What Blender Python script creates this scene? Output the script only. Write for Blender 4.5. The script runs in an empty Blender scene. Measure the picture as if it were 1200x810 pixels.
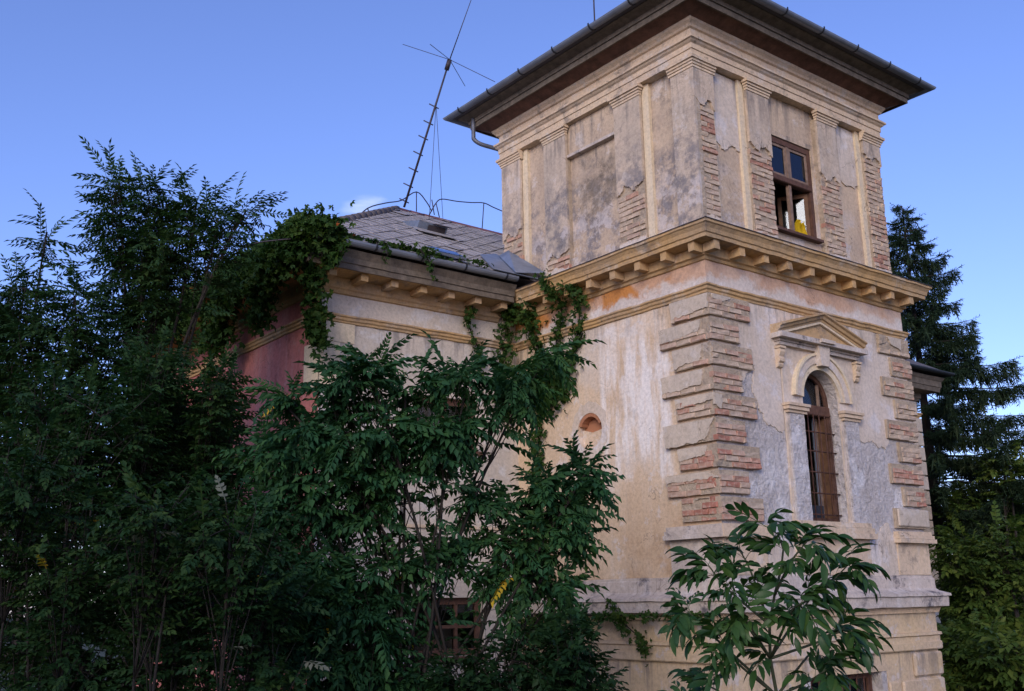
import bpy, bmesh, math, random
import numpy as np
from mathutils import Vector, Matrix, noise as mnoise
from math import sin, cos, tan, atan, pi, radians, sqrt

sc = bpy.context.scene
random.seed(7); rng = np.random.default_rng(11)

# ------------------------------------------------------------------ camera, sky, sun, exposure
FPX, YAW, PIT, ROL = 1216.2, radians(51.65), radians(13.755), radians(-1.013)
def _axes(y, p, r):
    f = np.array([cos(p)*cos(y), cos(p)*sin(y), sin(p)]); rt = np.array([sin(y), -cos(y), 0.]); u = np.cross(rt, f)
    return cos(r)*rt+sin(r)*u, -sin(r)*rt+cos(r)*u, f
CR, CU, CF = _axes(YAW, PIT, ROL)
CAM = np.array([-9.6677, -8.2647, 0.0])           # z = 0 is eye height
GZ = -4.6                                          # the ground
cam_d = bpy.data.cameras.new('camera'); cam = bpy.data.objects.new('camera', cam_d)
sc.collection.objects.link(cam); sc.camera = cam
cam_d.sensor_width = 36; cam_d.lens = 36*FPX/1200; cam_d.clip_end = 3000; cam_d.clip_start = .05
cam.matrix_world = Matrix(((CR[0], CU[0], -CF[0], CAM[0]), (CR[1], CU[1], -CF[1], CAM[1]), (CR[2], CU[2], -CF[2], CAM[2]), (0, 0, 0, 1)))

SUN_FROM = Vector((-.74, -.56, .36)).normalized()
SUN_EL = math.asin(SUN_FROM.z); SUN_AZ = math.atan2(SUN_FROM.x, SUN_FROM.y)
w = bpy.data.worlds.new('World'); sc.world = w; w.use_nodes = True
wn = w.node_tree.nodes; wl = w.node_tree.links
bg = wn['Background']; sky = wn.new('ShaderNodeTexSky'); sky.sky_type = 'NISHITA'; sky.sun_disc = False
sky.sun_elevation = SUN_EL; sky.sun_rotation = SUN_AZ
sky.altitude = 200; sky.air_density = 1.0; sky.dust_density = .6; sky.ozone_density = 6.0
bg.inputs['Strength'].default_value = .132
tint = wn.new('ShaderNodeMix'); tint.data_type = 'RGBA'; tint.blend_type = 'MULTIPLY'; tint.inputs[0].default_value = 1
tint.inputs[7].default_value = (1.27, .98, 1.14, 1); wl.new(sky.outputs[0], tint.inputs[6])
# one thin wisp of cloud low behind the hip of the roof
tcw = wn.new('ShaderNodeTexCoord'); wdir = CF + CR*(430-600)/FPX - CU*(254-405)/FPX; wdir = wdir/np.linalg.norm(wdir)
dt = wn.new('ShaderNodeVectorMath'); dt.operation = 'DISTANCE'; dt.inputs[1].default_value = tuple(wdir); wl.new(tcw.outputs['Generated'], dt.inputs[0])
cn = wn.new('ShaderNodeTexNoise'); cn.inputs['Scale'].default_value = 26; cn.inputs['Detail'].default_value = 5
cmap = wn.new('ShaderNodeMapping'); cmap.inputs['Scale'].default_value = (1, 1, 3.2); wl.new(tcw.outputs['Generated'], cmap.inputs[0]); wl.new(cmap.outputs[0], cn.inputs['Vector'])
cs_ = wn.new('ShaderNodeMath'); cs_.operation = 'MULTIPLY_ADD'; cs_.inputs[1].default_value = -19; wl.new(dt.outputs['Value'], cs_.inputs[0]); wl.new(cn.outputs['Fac'], cs_.inputs[2])
cr_ = wn.new('ShaderNodeMapRange'); cr_.interpolation_type = 'SMOOTHSTEP'; cr_.inputs[1].default_value = .0; cr_.inputs[2].default_value = .6; cr_.inputs[4].default_value = .55; wl.new(cs_.outputs[0], cr_.inputs[0])
cm = wn.new('ShaderNodeMix'); cm.data_type = 'RGBA'; cm.inputs[7].default_value = (4.6, 5.0, 5.6, 1); wl.new(cr_.outputs[0], cm.inputs[0]); wl.new(tint.outputs[2], cm.inputs[6])
wl.new(cm.outputs[2], bg.inputs['Color'])
sun_d = bpy.data.lights.new('sun', 'SUN'); sun = bpy.data.objects.new('sun', sun_d); sc.collection.objects.link(sun)
sun_d.energy = 1.25; sun_d.angle = radians(26); sun_d.color = (1, .90, .74)
sun.rotation_euler = (-SUN_FROM).to_track_quat('-Z', 'Y').to_euler()
sc.view_settings.view_transform = 'Standard'; sc.view_settings.look = 'None'
sc.view_settings.exposure = 0.75; sc.view_settings.gamma = 1
sc.cycles.max_bounces = 6; sc.cycles.transparent_max_bounces = 12

def ray(x, y): return CF + CR*(x-600)/FPX - CU*(y-405)/FPX
def at(x, y, D): return CAM + ray(x, y)*D              # a point D metres ahead, seen where the photograph has (x, y)
def pxm(D): return FPX/D

# ------------------------------------------------------------------ object helpers
COL = sc.collection
WM = {}
def adopt(o, parent):
    if parent is not None:
        o.parent = parent; o.matrix_parent_inverse = WM.get(parent.name, Matrix()).inverted()
def thing(name, label, cat, loc, group=None):
    o = bpy.data.objects.new(name, None); COL.objects.link(o); o.location = loc; o.empty_display_size = .2
    o['label'] = label; o['category'] = cat
    if group: o['group'] = group
    WM[o.name] = Matrix.Translation(loc); return o
def tag(o, label, cat, group=None):
    o['label'] = label; o['category'] = cat
    if group: o['group'] = group
def link(name, me, mat, parent=None, kind=None):
    o = bpy.data.objects.new(name, me); COL.objects.link(o)
    if mat is not None and len(me.materials) == 0: me.materials.append(mat)
    if kind: o['kind'] = kind
    adopt(o, parent); return o
def from_bm(name, bm, mat, parent=None, kind=None, smooth=False):
    bmesh.ops.recalc_face_normals(bm, faces=bm.faces[:])
    me = bpy.data.meshes.new(name); bm.to_mesh(me); bm.free()
    if smooth: me.polygons.foreach_set('use_smooth', [True]*len(me.polygons))
    return link(name, me, mat, parent, kind)
def from_tris(name, V, F, mats, parent=None, mi=None, smooth=False, kind=None):
    me = bpy.data.meshes.new(name); V = np.asarray(V, np.float32); F = np.asarray(F, np.int32)
    me.vertices.add(len(V)); me.vertices.foreach_set('co', V.ravel())
    me.loops.add(F.size); me.loops.foreach_set('vertex_index', F.ravel())
    me.polygons.add(len(F)); me.polygons.foreach_set('loop_start', np.arange(0, F.size, 3, dtype=np.int32))
    me.polygons.foreach_set('loop_total', np.full(len(F), 3, np.int32))
    for m in (mats if isinstance(mats, (list, tuple)) else [mats]): me.materials.append(m)
    if mi is not None: me.polygons.foreach_set('material_index', np.asarray(mi, np.int32))
    if smooth: me.polygons.foreach_set('use_smooth', np.ones(len(F), bool))
    me.update(); me.validate()
    return link(name, me, None, parent, kind)

class Face:                                             # a wall's own frame: s along it, d out of it, z up
    def __init__(s, o, sv, nv): s.o, s.sv, s.nv = Vector(o), Vector(sv), Vector(nv)
    def __call__(s, a, d, z): return s.o + s.sv*a + s.nv*d + Vector((0, 0, z))
TW, TL, YW, XW, XE, YB = 4.38, 4.2, 3.85, -3.35, 11.2, 10.6
FR = Face((0, 0, 0), (1, 0, 0), (0, -1, 0))
FL = Face((0, 0, 0), (0, 1, 0), (-1, 0, 0))
FW = Face((0, YW, 0), (1, 0, 0), (0, -1, 0))
FP = Face((XW, 0, 0), (0, 1, 0), (-1, 0, 0))
FS = Face((TW, 0, 0), (0, 1, 0), (1, 0, 0))             # the tower's far side

def jit(p, a, f=3.0):
    if a == 0: return p
    return p + mnoise.noise_vector(p*f)*a + mnoise.noise_vector(p*f*5.3+Vector((9, 2, 5)))*a*.4
def box(bm, F, s0, s1, d0, d1, z0, z1, j=0, bev=0):
    vs = [bm.verts.new(F(s, d, z)) for z in (z0, z1) for d in (d0, d1) for s in (s0, s1)]
    fs = [bm.faces.new([vs[i] for i in q]) for q in ((0, 1, 3, 2), (4, 6, 7, 5), (0, 4, 5, 1), (2, 3, 7, 6), (0, 2, 6, 4), (1, 5, 7, 3))]
    if bev:
        es = {e for f in fs for e in f.edges}
        r = bmesh.ops.bevel(bm, geom=list(es), offset=bev, segments=1, affect='EDGES', profile=.5)
        vs = list({v for f in r['faces'] for v in f.verts})
    if j:
        for v in vs: v.co = jit(v.co, j, 7)
    return vs
def onebox(name, F, s0, s1, d0, d1, z0, z1, mat, parent, j=0, bev=0, kind=None):
    bm = bmesh.new(); box(bm, F, s0, s1, d0, d1, z0, z1, j, bev); return from_bm(name, bm, mat, parent, kind)

def slab(bm, F, outline, holes, d0, d1):
    """a plate of the given outline with holes, from depth d0 (front) back to d1"""
    edges = []
    for loop in [outline]+list(holes):
        vs = [bm.verts.new(F(s, d0, z)) for s, z in loop]
        edges += [bm.edges.new((vs[i], vs[(i+1) % len(vs)])) for i in range(len(vs))]
    r = bmesh.ops.triangle_fill(bm, use_beauty=True, use_dissolve=False, edges=edges)
    fs = [g for g in r['geom'] if isinstance(g, bmesh.types.BMFace)]
    e = bmesh.ops.extrude_face_region(bm, geom=fs)
    off = F.nv*(d1-d0)
    for g in e['geom']:
        if isinstance(g, bmesh.types.BMVert): g.co += off
def wall(name, F, outline, holes, d0, d1, mat, parent, kind=None):
    bm = bmesh.new(); slab(bm, F, outline, holes, d0, d1); return from_bm(name, bm, mat, parent, kind)
def rect(s0, s1, z0, z1): return [(s0, z0), (s1, z0), (s1, z1), (s0, z1)]
def arch(s0, s1, z0, zs, n=14):
    r = (s1-s0)/2; c = (s0+s1)/2
    return [(s0, z0), (s1, z0)]+[(c+r*cos(pi*i/n), zs+r*sin(pi*i/n)) for i in range(n+1)]
def ragged(pts, rag, amp=.03, step=.025, seed=0):
    """subdivide a loop and roughen those edges whose flag in rag is true"""
    out = []; n = len(pts)
    for i in range(n):
        a, b = pts[i], pts[(i+1) % n]; L = math.hypot(b[0]-a[0], b[1]-a[1])
        k = max(1, int(L/step)) if rag[i] else 1
        for q in range(k):
            t = q/k; s, z = a[0]+(b[0]-a[0])*t, a[1]+(b[1]-a[1])*t
            if rag[i] and q > 0:
                p = Vector((s*9+seed*3.1, z*9, seed*1.7)); nv = mnoise.noise_vector(p); n2 = mnoise.noise_vector(p*3.3)+mnoise.noise_vector(p*7.7)*.7
                s += nv.x*amp+n2.x*amp*.5; z += nv.y*amp+n2.y*amp*.6
            out.append((s, z))
    return out
def patch(name, F, pts, rag, d0, d1, mat, parent, amp=.03, seed=0, step=.022, kind=None):
    return wall(name, F, ragged(pts, rag, amp, step, seed), [], d0, d1, mat, parent, kind)

def offset_pts(pts, d, closed):
    n = len(pts); out = []
    for i in range(n):
        p = Vector(pts[i])
        def seg(a, b):
            v = (Vector(pts[b])-Vector(pts[a])).normalized(); return Vector((v.y, -v.x))
        if closed: n1, n2 = seg((i-1) % n, i), seg(i, (i+1) % n)
        else:
            n1 = seg(i-1, i) if i > 0 else seg(i, i+1); n2 = seg(i, i+1) if i < n-1 else n1
        m = (n1+n2); m = m/(m.length_squared/2) if m.length > 1e-6 else n1
        out.append(p+m*d)
    return out
def sweep(name, prof, pts, mat, parent, closed=False, j=.004, step=.14, kind=None, smooth=False):
    """a moulding: profile [(d, z)] carried along a plan path, mitred at the corners, slightly worn"""
    base = offset_pts(pts, 0, closed); n = len(pts); nseg = n if closed else n-1
    ks = [max(1, int((base[(i+1) % n]-base[i]).length/step)) for i in range(nseg)]
    rows = []
    for d, z in prof:
        o = offset_pts(pts, d, closed); row = []
        for i in range(nseg):
            a, b = o[i], o[(i+1) % n]
            for q in range(ks[i]):
                t = q/ks[i]; c = a.lerp(b, t); row.append(Vector((c.x, c.y, z)))
        if not closed: row.append(Vector((o[-1].x, o[-1].y, z)))
        rows.append(row)
    bm = bmesh.new()
    rv = [[bm.verts.new(jit(p, j, 4.0)) for p in row] for row in rows]
    m = len(rv[0])
    for a, b in zip(rv[:-1], rv[1:]):
        for i in range(m if closed else m-1):
            bm.faces.new((a[i], a[(i+1) % m], b[(i+1) % m], b[i]))
    if not closed:
        for k in (0, -1):
            try: bm.faces.new([r[k] for r in rv])
            except ValueError: pass
    me_o = from_bm(name, bm, mat, parent, kind, smooth); return me_o
def tube_arrays(path, radii, sides=6):
    P = np.asarray(path, float); n = len(P); T = np.gradient(P, axis=0); T /= np.linalg.norm(T, axis=1)[:, None]+1e-9
    up = np.array([0., 0, 1]) if abs(T[0, 2]) < .9 else np.array([1., 0, 0])
    V = []
    for i in range(n):
        a = np.cross(T[i], up); a /= np.linalg.norm(a)+1e-9; b = np.cross(a, T[i])
        for k in range(sides):
            t = 2*pi*k/sides; V.append(P[i]+radii[i]*(a*cos(t)+b*sin(t)))
    F = []
    for i in range(n-1):
        for k in range(sides):
            p, q = i*sides+k, i*sides+(k+1) % sides
            F += [(p, q, q+sides), (p, q+sides, p+sides)]
    e = len(V); V += [P[0], P[-1]]
    for k in range(sides):
        F += [(e, (k+1) % sides, k), (e+1, (n-1)*sides+k, (n-1)*sides+(k+1) % sides)]
    return np.array(V), np.array(F)
class Soup:
    def __init__(s): s.V, s.F, s.n = [], [], 0
    def add(s, V, F):
        s.V.append(np.asarray(V, float)); s.F.append(np.asarray(F)+s.n); s.n += len(V)
    def tube(s, path, radii, sides=6):
        if np.isscalar(radii): radii = [radii]*len(path)
        s.add(*tube_arrays(path, radii, sides))
    def build(s, name, mat, parent=None, smooth=False, kind=None):
        return from_tris(name, np.concatenate(s.V), np.concatenate(s.F), mat, parent, None, smooth, kind)
def tube(name, path, r, mat, parent, sides=8, smooth=True):
    s = Soup(); s.tube(path, r, sides); return s.build(name, mat, parent, smooth)
def curve3(*pts, n=10):
    """Catmull-Rom through the points"""
    P = [np.array(p, float) for p in pts]; P = [2*P[0]-P[1]]+P+[2*P[-1]-P[-2]]; out = []
    for i in range(1, len(P)-2):
        for k in range(n):
            t = k/n; a, b, c, d = P[i-1:i+3]
            out.append(.5*(2*b+(c-a)*t+(2*a-5*b+4*c-d)*t*t+(3*b-a-3*c+d)*t**3))
    out.append(P[-2]); return np.array(out)

# ------------------------------------------------------------------ materials
class M:
    def __init__(s, name):
        s.m = bpy.data.materials.new(name); s.m.use_nodes = True; s.t = s.m.node_tree; s.n = s.t.nodes; s.l = s.t.links
        s.b = s.n['Principled BSDF']; s.tc = s.n.new('ShaderNodeTexCoord').outputs['Object']; s.b.inputs['Roughness'].default_value = .9
        s.b.inputs['Specular IOR Level'].default_value = .2
    def set(s, k, v):
        i = s.b.inputs[k]
        if hasattr(v, 'is_linked') or isinstance(v, bpy.types.NodeSocket): s.l.new(v, i)
        else: i.default_value = v
    def put(s, sock, v):
        if isinstance(v, bpy.types.NodeSocket): s.l.new(v, sock)
        elif isinstance(v, (tuple, list)) and len(v) == 3 and sock.type == 'RGBA': sock.default_value = (*v, 1)
        else: sock.default_value = v
    def noise(s, scale=1, detail=5, rough=.55, stretch=None, off=0, dist=0):
        n = s.n.new('ShaderNodeTexNoise'); n.inputs['Scale'].default_value = scale; n.inputs['Detail'].default_value = detail
        n.inputs['Roughness'].default_value = rough; n.inputs['Distortion'].default_value = dist
        mp = s.n.new('ShaderNodeMapping'); s.l.new(s.tc, mp.inputs[0]); mp.inputs['Location'].default_value = (off, off*.7, off*1.3)
        if stretch: mp.inputs['Scale'].default_value = stretch
        s.l.new(mp.outputs[0], n.inputs['Vector']); return n.outputs['Fac']
    def voro(s, scale, stretch=None, feature='F1'):
        n = s.n.new('ShaderNodeTexVoronoi'); n.feature = feature; n.inputs['Scale'].default_value = scale
        mp = s.n.new('ShaderNodeMapping'); s.l.new(s.tc, mp.inputs[0])
        if stretch: mp.inputs['Scale'].default_value = stretch
        s.l.new(mp.outputs[0], n.inputs['Vector']); return n.outputs['Distance']
    def step(s, v, lo, hi, a=0., b=1.):
        n = s.n.new('ShaderNodeMapRange'); n.interpolation_type = 'SMOOTHSTEP'; s.put(n.inputs[0], v)
        for i, x in zip((1, 2, 3, 4), (lo, hi, a, b)): n.inputs[i].default_value = x
        return n.outputs[0]
    def math(s, op, a, b=0.):
        n = s.n.new('ShaderNodeMath'); n.operation = op; s.put(n.inputs[0], a); s.put(n.inputs[1], b); return n.outputs[0]
    def mix(s, f, a, b, mode='MIX'):
        n = s.n.new('ShaderNodeMix'); n.data_type = 'RGBA'; n.blend_type = mode; s.put(n.inputs[0], f)
        s.put(n.inputs[6], a); s.put(n.inputs[7], b); return n.outputs[2]
    def ramp(s, f, stops, interp='LINEAR'):
        n = s.n.new('ShaderNodeValToRGB'); s.put(n.inputs[0], f); cr = n.color_ramp; cr.interpolation = interp
        while len(cr.elements) < len(stops): cr.elements.new(.5)
        for e, (p, c) in zip(cr.elements, stops): e.position = p; e.color = (*c, 1)
        return n.outputs[0]
    def xyz(s):
        n = s.n.new('ShaderNodeSeparateXYZ'); s.l.new(s.tc, n.inputs[0]); return n.outputs
    def zone(s, v, lo, hi, soft):
        return s.math('MULTIPLY', s.step(v, lo-soft, lo+soft), s.step(v, hi-soft, hi+soft, 1., 0.))
    def bump(s, h, dist=.01, strength=1.):
        n = s.n.new('ShaderNodeBump'); n.inputs['Distance'].default_value = dist; n.inputs['Strength'].default_value = strength
        s.put(n.inputs['Height'], h); s.l.new(n.outputs[0], s.b.inputs['Normal'])
    def isl(s):
        g = s.n.new('ShaderNodeNewGeometry'); o = s.n.new('ShaderNodeObjectInfo')
        return s.math('FRACT', s.math('ADD', g.outputs['Random Per Island'], s.math('MULTIPLY', o.outputs['Random'], 7.31)))

def plaster(name, c1, c2, dark=(.13, .12, .12), dark_amt=.35, white=(.62, .58, .55), white_amt=.2, bump=.006, streak=.3, extra=None, coarse=1., drip=()):
    q = M(name); k_ = (1.15, 1.16, 1.17); c1 = tuple(a*b for a, b in zip(c1, k_)); c2 = tuple(a*b for a, b in zip(c2, k_)); white = tuple(a*1.08 for a in white)
    col = q.mix(q.step(q.noise(1.1, 6, .6), .35, .65), c1, c2)
    col = q.mix(q.math('MULTIPLY', q.step(q.noise(2.6, 12, .7, off=4), .58-.12*white_amt, .63-.04*white_amt), min(1, white_amt*2)), col, white)
    if streak:
        st = q.noise(5, 6, .6, stretch=(1, 1, .09), off=2)
        col = q.mix(q.math('MULTIPLY', q.step(st, .5, .72), streak), col, white)
        st2 = q.noise(7, 6, .6, stretch=(1, 1, .07), off=8)
        col = q.mix(q.math('MULTIPLY', q.step(st2, .54, .76), streak*.8), col, dark)
    if drip:
        zd = q.xyz()[2]; dn = q.step(q.noise(6.5, 8, .7, stretch=(1, 1, .10), off=33), .47, .62)
        for top, ln in drip: col = q.mix(q.math('MULTIPLY', q.math('MULTIPLY', q.step(zd, top-ln, top, 0., 1.), q.step(zd, top, top+.01, 1., 0.)), q.math('MULTIPLY', dn, .6)), col, dark)
    if extra: col = extra(q, col)
    gr = q.math('MULTIPLY', q.step(q.noise(2.6, 12, .74, off=11), .53, .66), min(.9, dark_amt*1.7))
    col = q.mix(gr, col, dark)
    fine = q.noise(22, 6, .7, off=3)
    col = q.mix(.5, col, q.ramp(fine, [(.25, (.42, .42, .43)), (.55, (1.0, 1.0, 1.0)), (.75, (1.22, 1.2, 1.16))]), 'MULTIPLY')
    crack = q.step(q.math('ABSOLUTE', q.math('SUBTRACT', q.noise(1.6, 3, .5, off=21, dist=1.2), .5)), 0, .006, 1, 0)
    crk = q.math('MULTIPLY', crack, q.step(q.noise(.9, 2, .5, off=31), .5, .6))
    col = q.mix(q.math('MULTIPLY', crk, .6), col, (.09, .07, .06))
    q.set('Base Color', col)
    h = q.math('ADD', q.math('MULTIPLY', q.noise(9*coarse, 8, .65, off=5), .7), q.math('MULTIPLY', fine, .35))
    q.bump(h, bump*2.2); return q.m
def plain(name, c, rough=.6, metal=0, var=.25, scale=8, bump=0):
    q = M(name); n = q.noise(scale, 6, .65)
    q.set('Base Color', q.mix(1., tuple(c), q.ramp(n, [(.3, (1-var,)*3), (.7, (1+var,)*3)]), 'MULTIPLY'))
    q.set('Roughness', rough); q.set('Metallic', metal); q.b.inputs['Specular IOR Level'].default_value = .4
    if bump: q.bump(q.noise(scale*3, 6), bump)
    return q.m

BEIGE, BEIGE2, CREAM, GREY = (.48, .365, .255), (.40, .305, .22), (.52, .42, .29), (.34, .31, .29)
def x_lower_left(q, col):                     # tower's left face: limewash runs near the corner, ochre showing low down
    x = q.xyz(); n = q.noise(2.2, 6, .6, off=40)
    yy = q.math('ADD', x[1], q.math('MULTIPLY', q.math('SUBTRACT', n, .5), .9)); zz = q.math('ADD', x[2], q.math('MULTIPLY', q.math('SUBTRACT', n, .5), 1.4))
    runs = q.step(q.noise(5, 7, .7, stretch=(1, 1, .16), off=17), .36, .6)
    m1 = q.math('MULTIPLY', q.zone(q.xyz()[1], .72, 2.0, .05), q.zone(zz, 1.6, 3.5, .35))
    m = q.math('MULTIPLY', m1, runs)
    col = q.mix(q.math('MULTIPLY', m, .95), col, (.78, .73, .68))
    lowm = q.math('MULTIPLY', q.step(zz, 1.5, .6), q.step(q.noise(1.5, 5, .6, off=50), .4, .62))
    col = q.mix(q.math('MULTIPLY', lowm, .55), col, (.42, .27, .15))
    ed = q.math('MULTIPLY', q.zone(yy, 1.9, 3.2, .3), q.zone(zz, 2.9, 3.8, .2))
    return q.mix(q.math('MULTIPLY', ed, .45), col, (.60, .55, .50))
def x_frieze(q, col):                         # ochre colour wash surviving in the upper half of the frieze
    x = q.xyz(); n = q.math('SUBTRACT', q.noise(1.8, 6, .65, off=60), .5)
    zz = q.math('ADD', x[2], q.math('MULTIPLY', n, .75))
    n2 = q.step(q.noise(.55, 4, .6, off=71), .42, .54)
    side = q.step(q.math('SUBTRACT', x[0], x[1]), -1.2, 1.4, 1., .55)
    return q.mix(q.math('MULTIPLY', q.math('MULTIPLY', q.step(zz, 3.90, 4.02), q.math('MAXIMUM', n2, .65)), side), col, (.50, .215, .065))
def x_upper_left(q, col):
    x = q.xyz(); n = q.math('SUBTRACT', q.noise(2.0, 7, .65, off=80), .5)
    zz = q.math('ADD', x[2], q.math('MULTIPLY', n, 1.6)); yy = q.math('ADD', x[1], q.math('MULTIPLY', n, .8))
    m = q.math('MULTIPLY', q.step(zz, 6.4, 5.6), q.step(q.noise(3.2, 12, .74, off=90), .44, .58))
    side = q.step(q.math('SUBTRACT', x[1], x[0]), -.2, .1)
    col = q.mix(q.math('MULTIPLY', q.math('MULTIPLY', m, side), .75), col, (.15, .145, .16))
    ps = q.math('MULTIPLY', q.math('MULTIPLY', q.zone(yy, 1.62, 2.42, .14), q.zone(zz, 5.35, 6.25, .2)), q.math('MULTIPLY', side, q.step(q.noise(7, 9, .7, off=120), .3, .6)))
    col = q.mix(q.math('MULTIPLY', ps, .8), col, (.17, .135, .10))
    m3 = q.math('MULTIPLY', q.math('MULTIPLY', q.step(zz, 5.8, 5.0), q.step(q.noise(2.6, 12, .72, off=190), .5, .56)), .7)
    return q.mix(m3, col, (.56, .50, .47))
mLW = plaster('limewashed_plaster', (.56, .425, .29), (.50, .365, .24), dark_amt=.10, white_amt=.3, streak=.22, extra=x_lower_left, drip=((3.7, .5), (.24, .3)))
mRR = plaster('rough_white_render', (.58, .54, .52), (.48, .43, .40), dark=(.20, .17, .15), dark_amt=.2, white=(.72, .69, .68), white_amt=.6, bump=.06, streak=0, coarse=.75)
mCO = plaster('grey_beige_plaster_coat', drip=((3.7, .55), (.70, .5), (6.98, .7)), c1=(.48, .39, .30), c2=(.55, .465, .385), dark_amt=.10, white=(.60, .55, .52), white_amt=.4, streak=.3)
mFR = plaster('frieze_plaster', (.54, .47, .41), (.46, .40, .35), dark_amt=.15, white_amt=.4, streak=.1, extra=x_frieze)
mUP = plaster('upper_plaster', BEIGE, BEIGE2, drip=((6.98, .7), (6.45, .5)), dark_amt=.3, white_amt=.2, streak=.12, extra=x_upper_left)
mPI = plaster('pilaster_plaster', (.49, .385, .285), (.40, .325, .25), drip=((6.86, .8),), dark_amt=.25, white_amt=.15, streak=.2, extra=x_upper_left)
mQU = plaster('quoin_plaster', (.48, .395, .30), (.42, .35, .275), dark_amt=.15, white_amt=.15, streak=.1)
mMO = plaster('bed_mortar', (.42, .33, .235), (.34, .265, .19), dark_amt=.3, white_amt=.1, bump=.025, streak=0)
mOC = plaster('ochre_cornice_wash', (.44, .275, .12), (.37, .255, .145), dark_amt=.35, white=(.50, .42, .33), white_amt=.25, streak=.15, bump=.005)
mOL = plaster('pale_ochre_moulding', (.55, .42, .285), (.48, .365, .26), dark_amt=.35, white=(.56, .50, .44), white_amt=.3, streak=.15, bump=.005)
mST = plaster('stained_stone_moulding', (.49, .41, .34), (.40, .34, .29), dark=(.09, .085, .10), dark_amt=.55, white_amt=.25, streak=.5, bump=.006)
mLO = plaster('lower_ochre_plaster', (.50, .37, .22), (.46, .35, .24), drip=((-.22, .25), (-.78, .6)), dark_amt=.12, white=(.52, .46, .42), white_amt=.35, streak=.1)
mWI = plaster('wing_plaster', (.44, .38, .31), (.50, .43, .35), drip=((3.7, .5),), dark_amt=.12, white=(.56, .53, .50), white_amt=.4, streak=.2)
mCR = plaster('cream_corner_plaster', (.60, .49, .33), (.55, .45, .32), dark_amt=.08, white_amt=.1, streak=.1)
mPK = plaster('faded_pink_wash', (.42, .15, .125), (.35, .13, .115), dark=(.12, .05, .05), dark_amt=.3, white=(.50, .34, .30), white_amt=.15, streak=.3)
mIN = plain('interior_plaster', (.35, .33, .31), .9)
mWD = plain('weathered_brown_wood', (.095, .045, .028), .75, var=.4, scale=14, bump=.004)
mWG = plain('grey_eave_board', (.135, .108, .08), .8, var=.4, scale=10, bump=.006)
mWR = plain('red_brown_soffit_board', (.125, .062, .042), .8, var=.45, scale=6, bump=.004)
mWO = plain('ochre_shutter_wood', (.11, .052, .022), .7, var=.45, scale=9, bump=.004)
mWP = plain('worn_sash_wood', (.21, .14, .10), .75, var=.4, scale=16, bump=.004)
mZN = plain('zinc_gutter', (.20, .225, .27), .45, .35, var=.2, scale=3)
mDP = plain('dark_downpipe', (.10, .11, .14), .5, .3)
mZD = plain('dark_zinc_strap', (.035, .04, .05), .5, .5)
mZS = plain('zinc_flashing', (.22, .26, .33), .5, .45, var=.25, scale=4)
mLD = plain('dark_flashing_edge', (.06, .05, .055), .6, .2)
mIR = plain('rusty_iron', (.085, .04, .028), .8, .3, var=.4, scale=20)
mAN = plain('antenna_metal', (.06, .05, .06), .6, .5)
mRT = plain('ridge_tile', (.12, .06, .075), .8, var=.3, scale=5)
mYC = plain('yellow_cloth', (.75, .52, .01), .8, var=.1)
mBL = plain('pale_blue_glass_edge', (.5, .56, .66), .3)
q = M('window_glass'); q.n.remove(q.b)
gl = q.n.new('ShaderNodeBsdfGlossy'); gl.inputs['Roughness'].default_value = .06; gl.inputs['Color'].default_value = (.85, .9, 1, 1)
tr = q.n.new('ShaderNodeBsdfTransparent'); tr.inputs['Color'].default_value = (.55, .6, .62, 1)
mx = q.n.new('ShaderNodeMixShader'); fr = q.n.new('ShaderNodeFresnel'); fr.inputs['IOR'].default_value = 1.52
q.l.new(fr.outputs[0], mx.inputs[0]); q.l.new(tr.outputs[0], mx.inputs[1]); q.l.new(gl.outputs[0], mx.inputs[2])
q.l.new(mx.outputs[0], q.n['Material Output'].inputs['Surface']); mGL = q.m
def brickmat(name, stops):
    q = M(name); r = q.isl(); col = q.ramp(r, stops)
    col = q.mix(.8, col, q.ramp(q.noise(14, 7, .7), [(.3, (.55, .55, .55)), (.7, (1.25, 1.22, 1.2))]), 'MULTIPLY')
    col = q.mix(q.math('MULTIPLY', q.step(q.noise(6, 8, .7, off=9), .56, .66), .6), col, (.50, .41, .32))
    q.set('Base Color', col); q.bump(q.noise(30, 7, .7), .012); return q.m
mB1 = brickmat('dusty_brick', [(0, (.50, .39, .28)), (.35, (.54, .42, .31)), (.6, (.44, .335, .255)), (.8, (.48, .30, .215)), (1, (.40, .20, .14))])
mB2 = brickmat('red_brick', [(0, (.46, .37, .28)), (.3, (.50, .34, .25)), (.55, (.45, .24, .17)), (.8, (.39, .17, .12)), (1, (.52, .41, .31))])
def slatemat(name):
    q = M(name); r = q.isl()
    col = q.ramp(r, [(0, (.29, .28, .285)), (.4, (.35, .335, .34)), (.75, (.31, .295, .295)), (1, (.40, .385, .385))])
    st = q.noise(9, 6, .6, stretch=(1, .25, .25), off=6)
    col = q.mix(.8, col, q.ramp(st, [(.3, (.65, .65, .66)), (.7, (1.25, 1.22, 1.2))]), 'MULTIPLY')
    q.set('Base Color', col); q.set('Roughness', .75); q.bump(q.noise(20, 5), .004); return q.m
mSL = slatemat('weathered_slate')
q = M('asphalt_felt_roof'); q.set('Base Color', q.mix(q.noise(9, 6), (.10, .09, .095), (.16, .14, .14))); mFE = q.m
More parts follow.
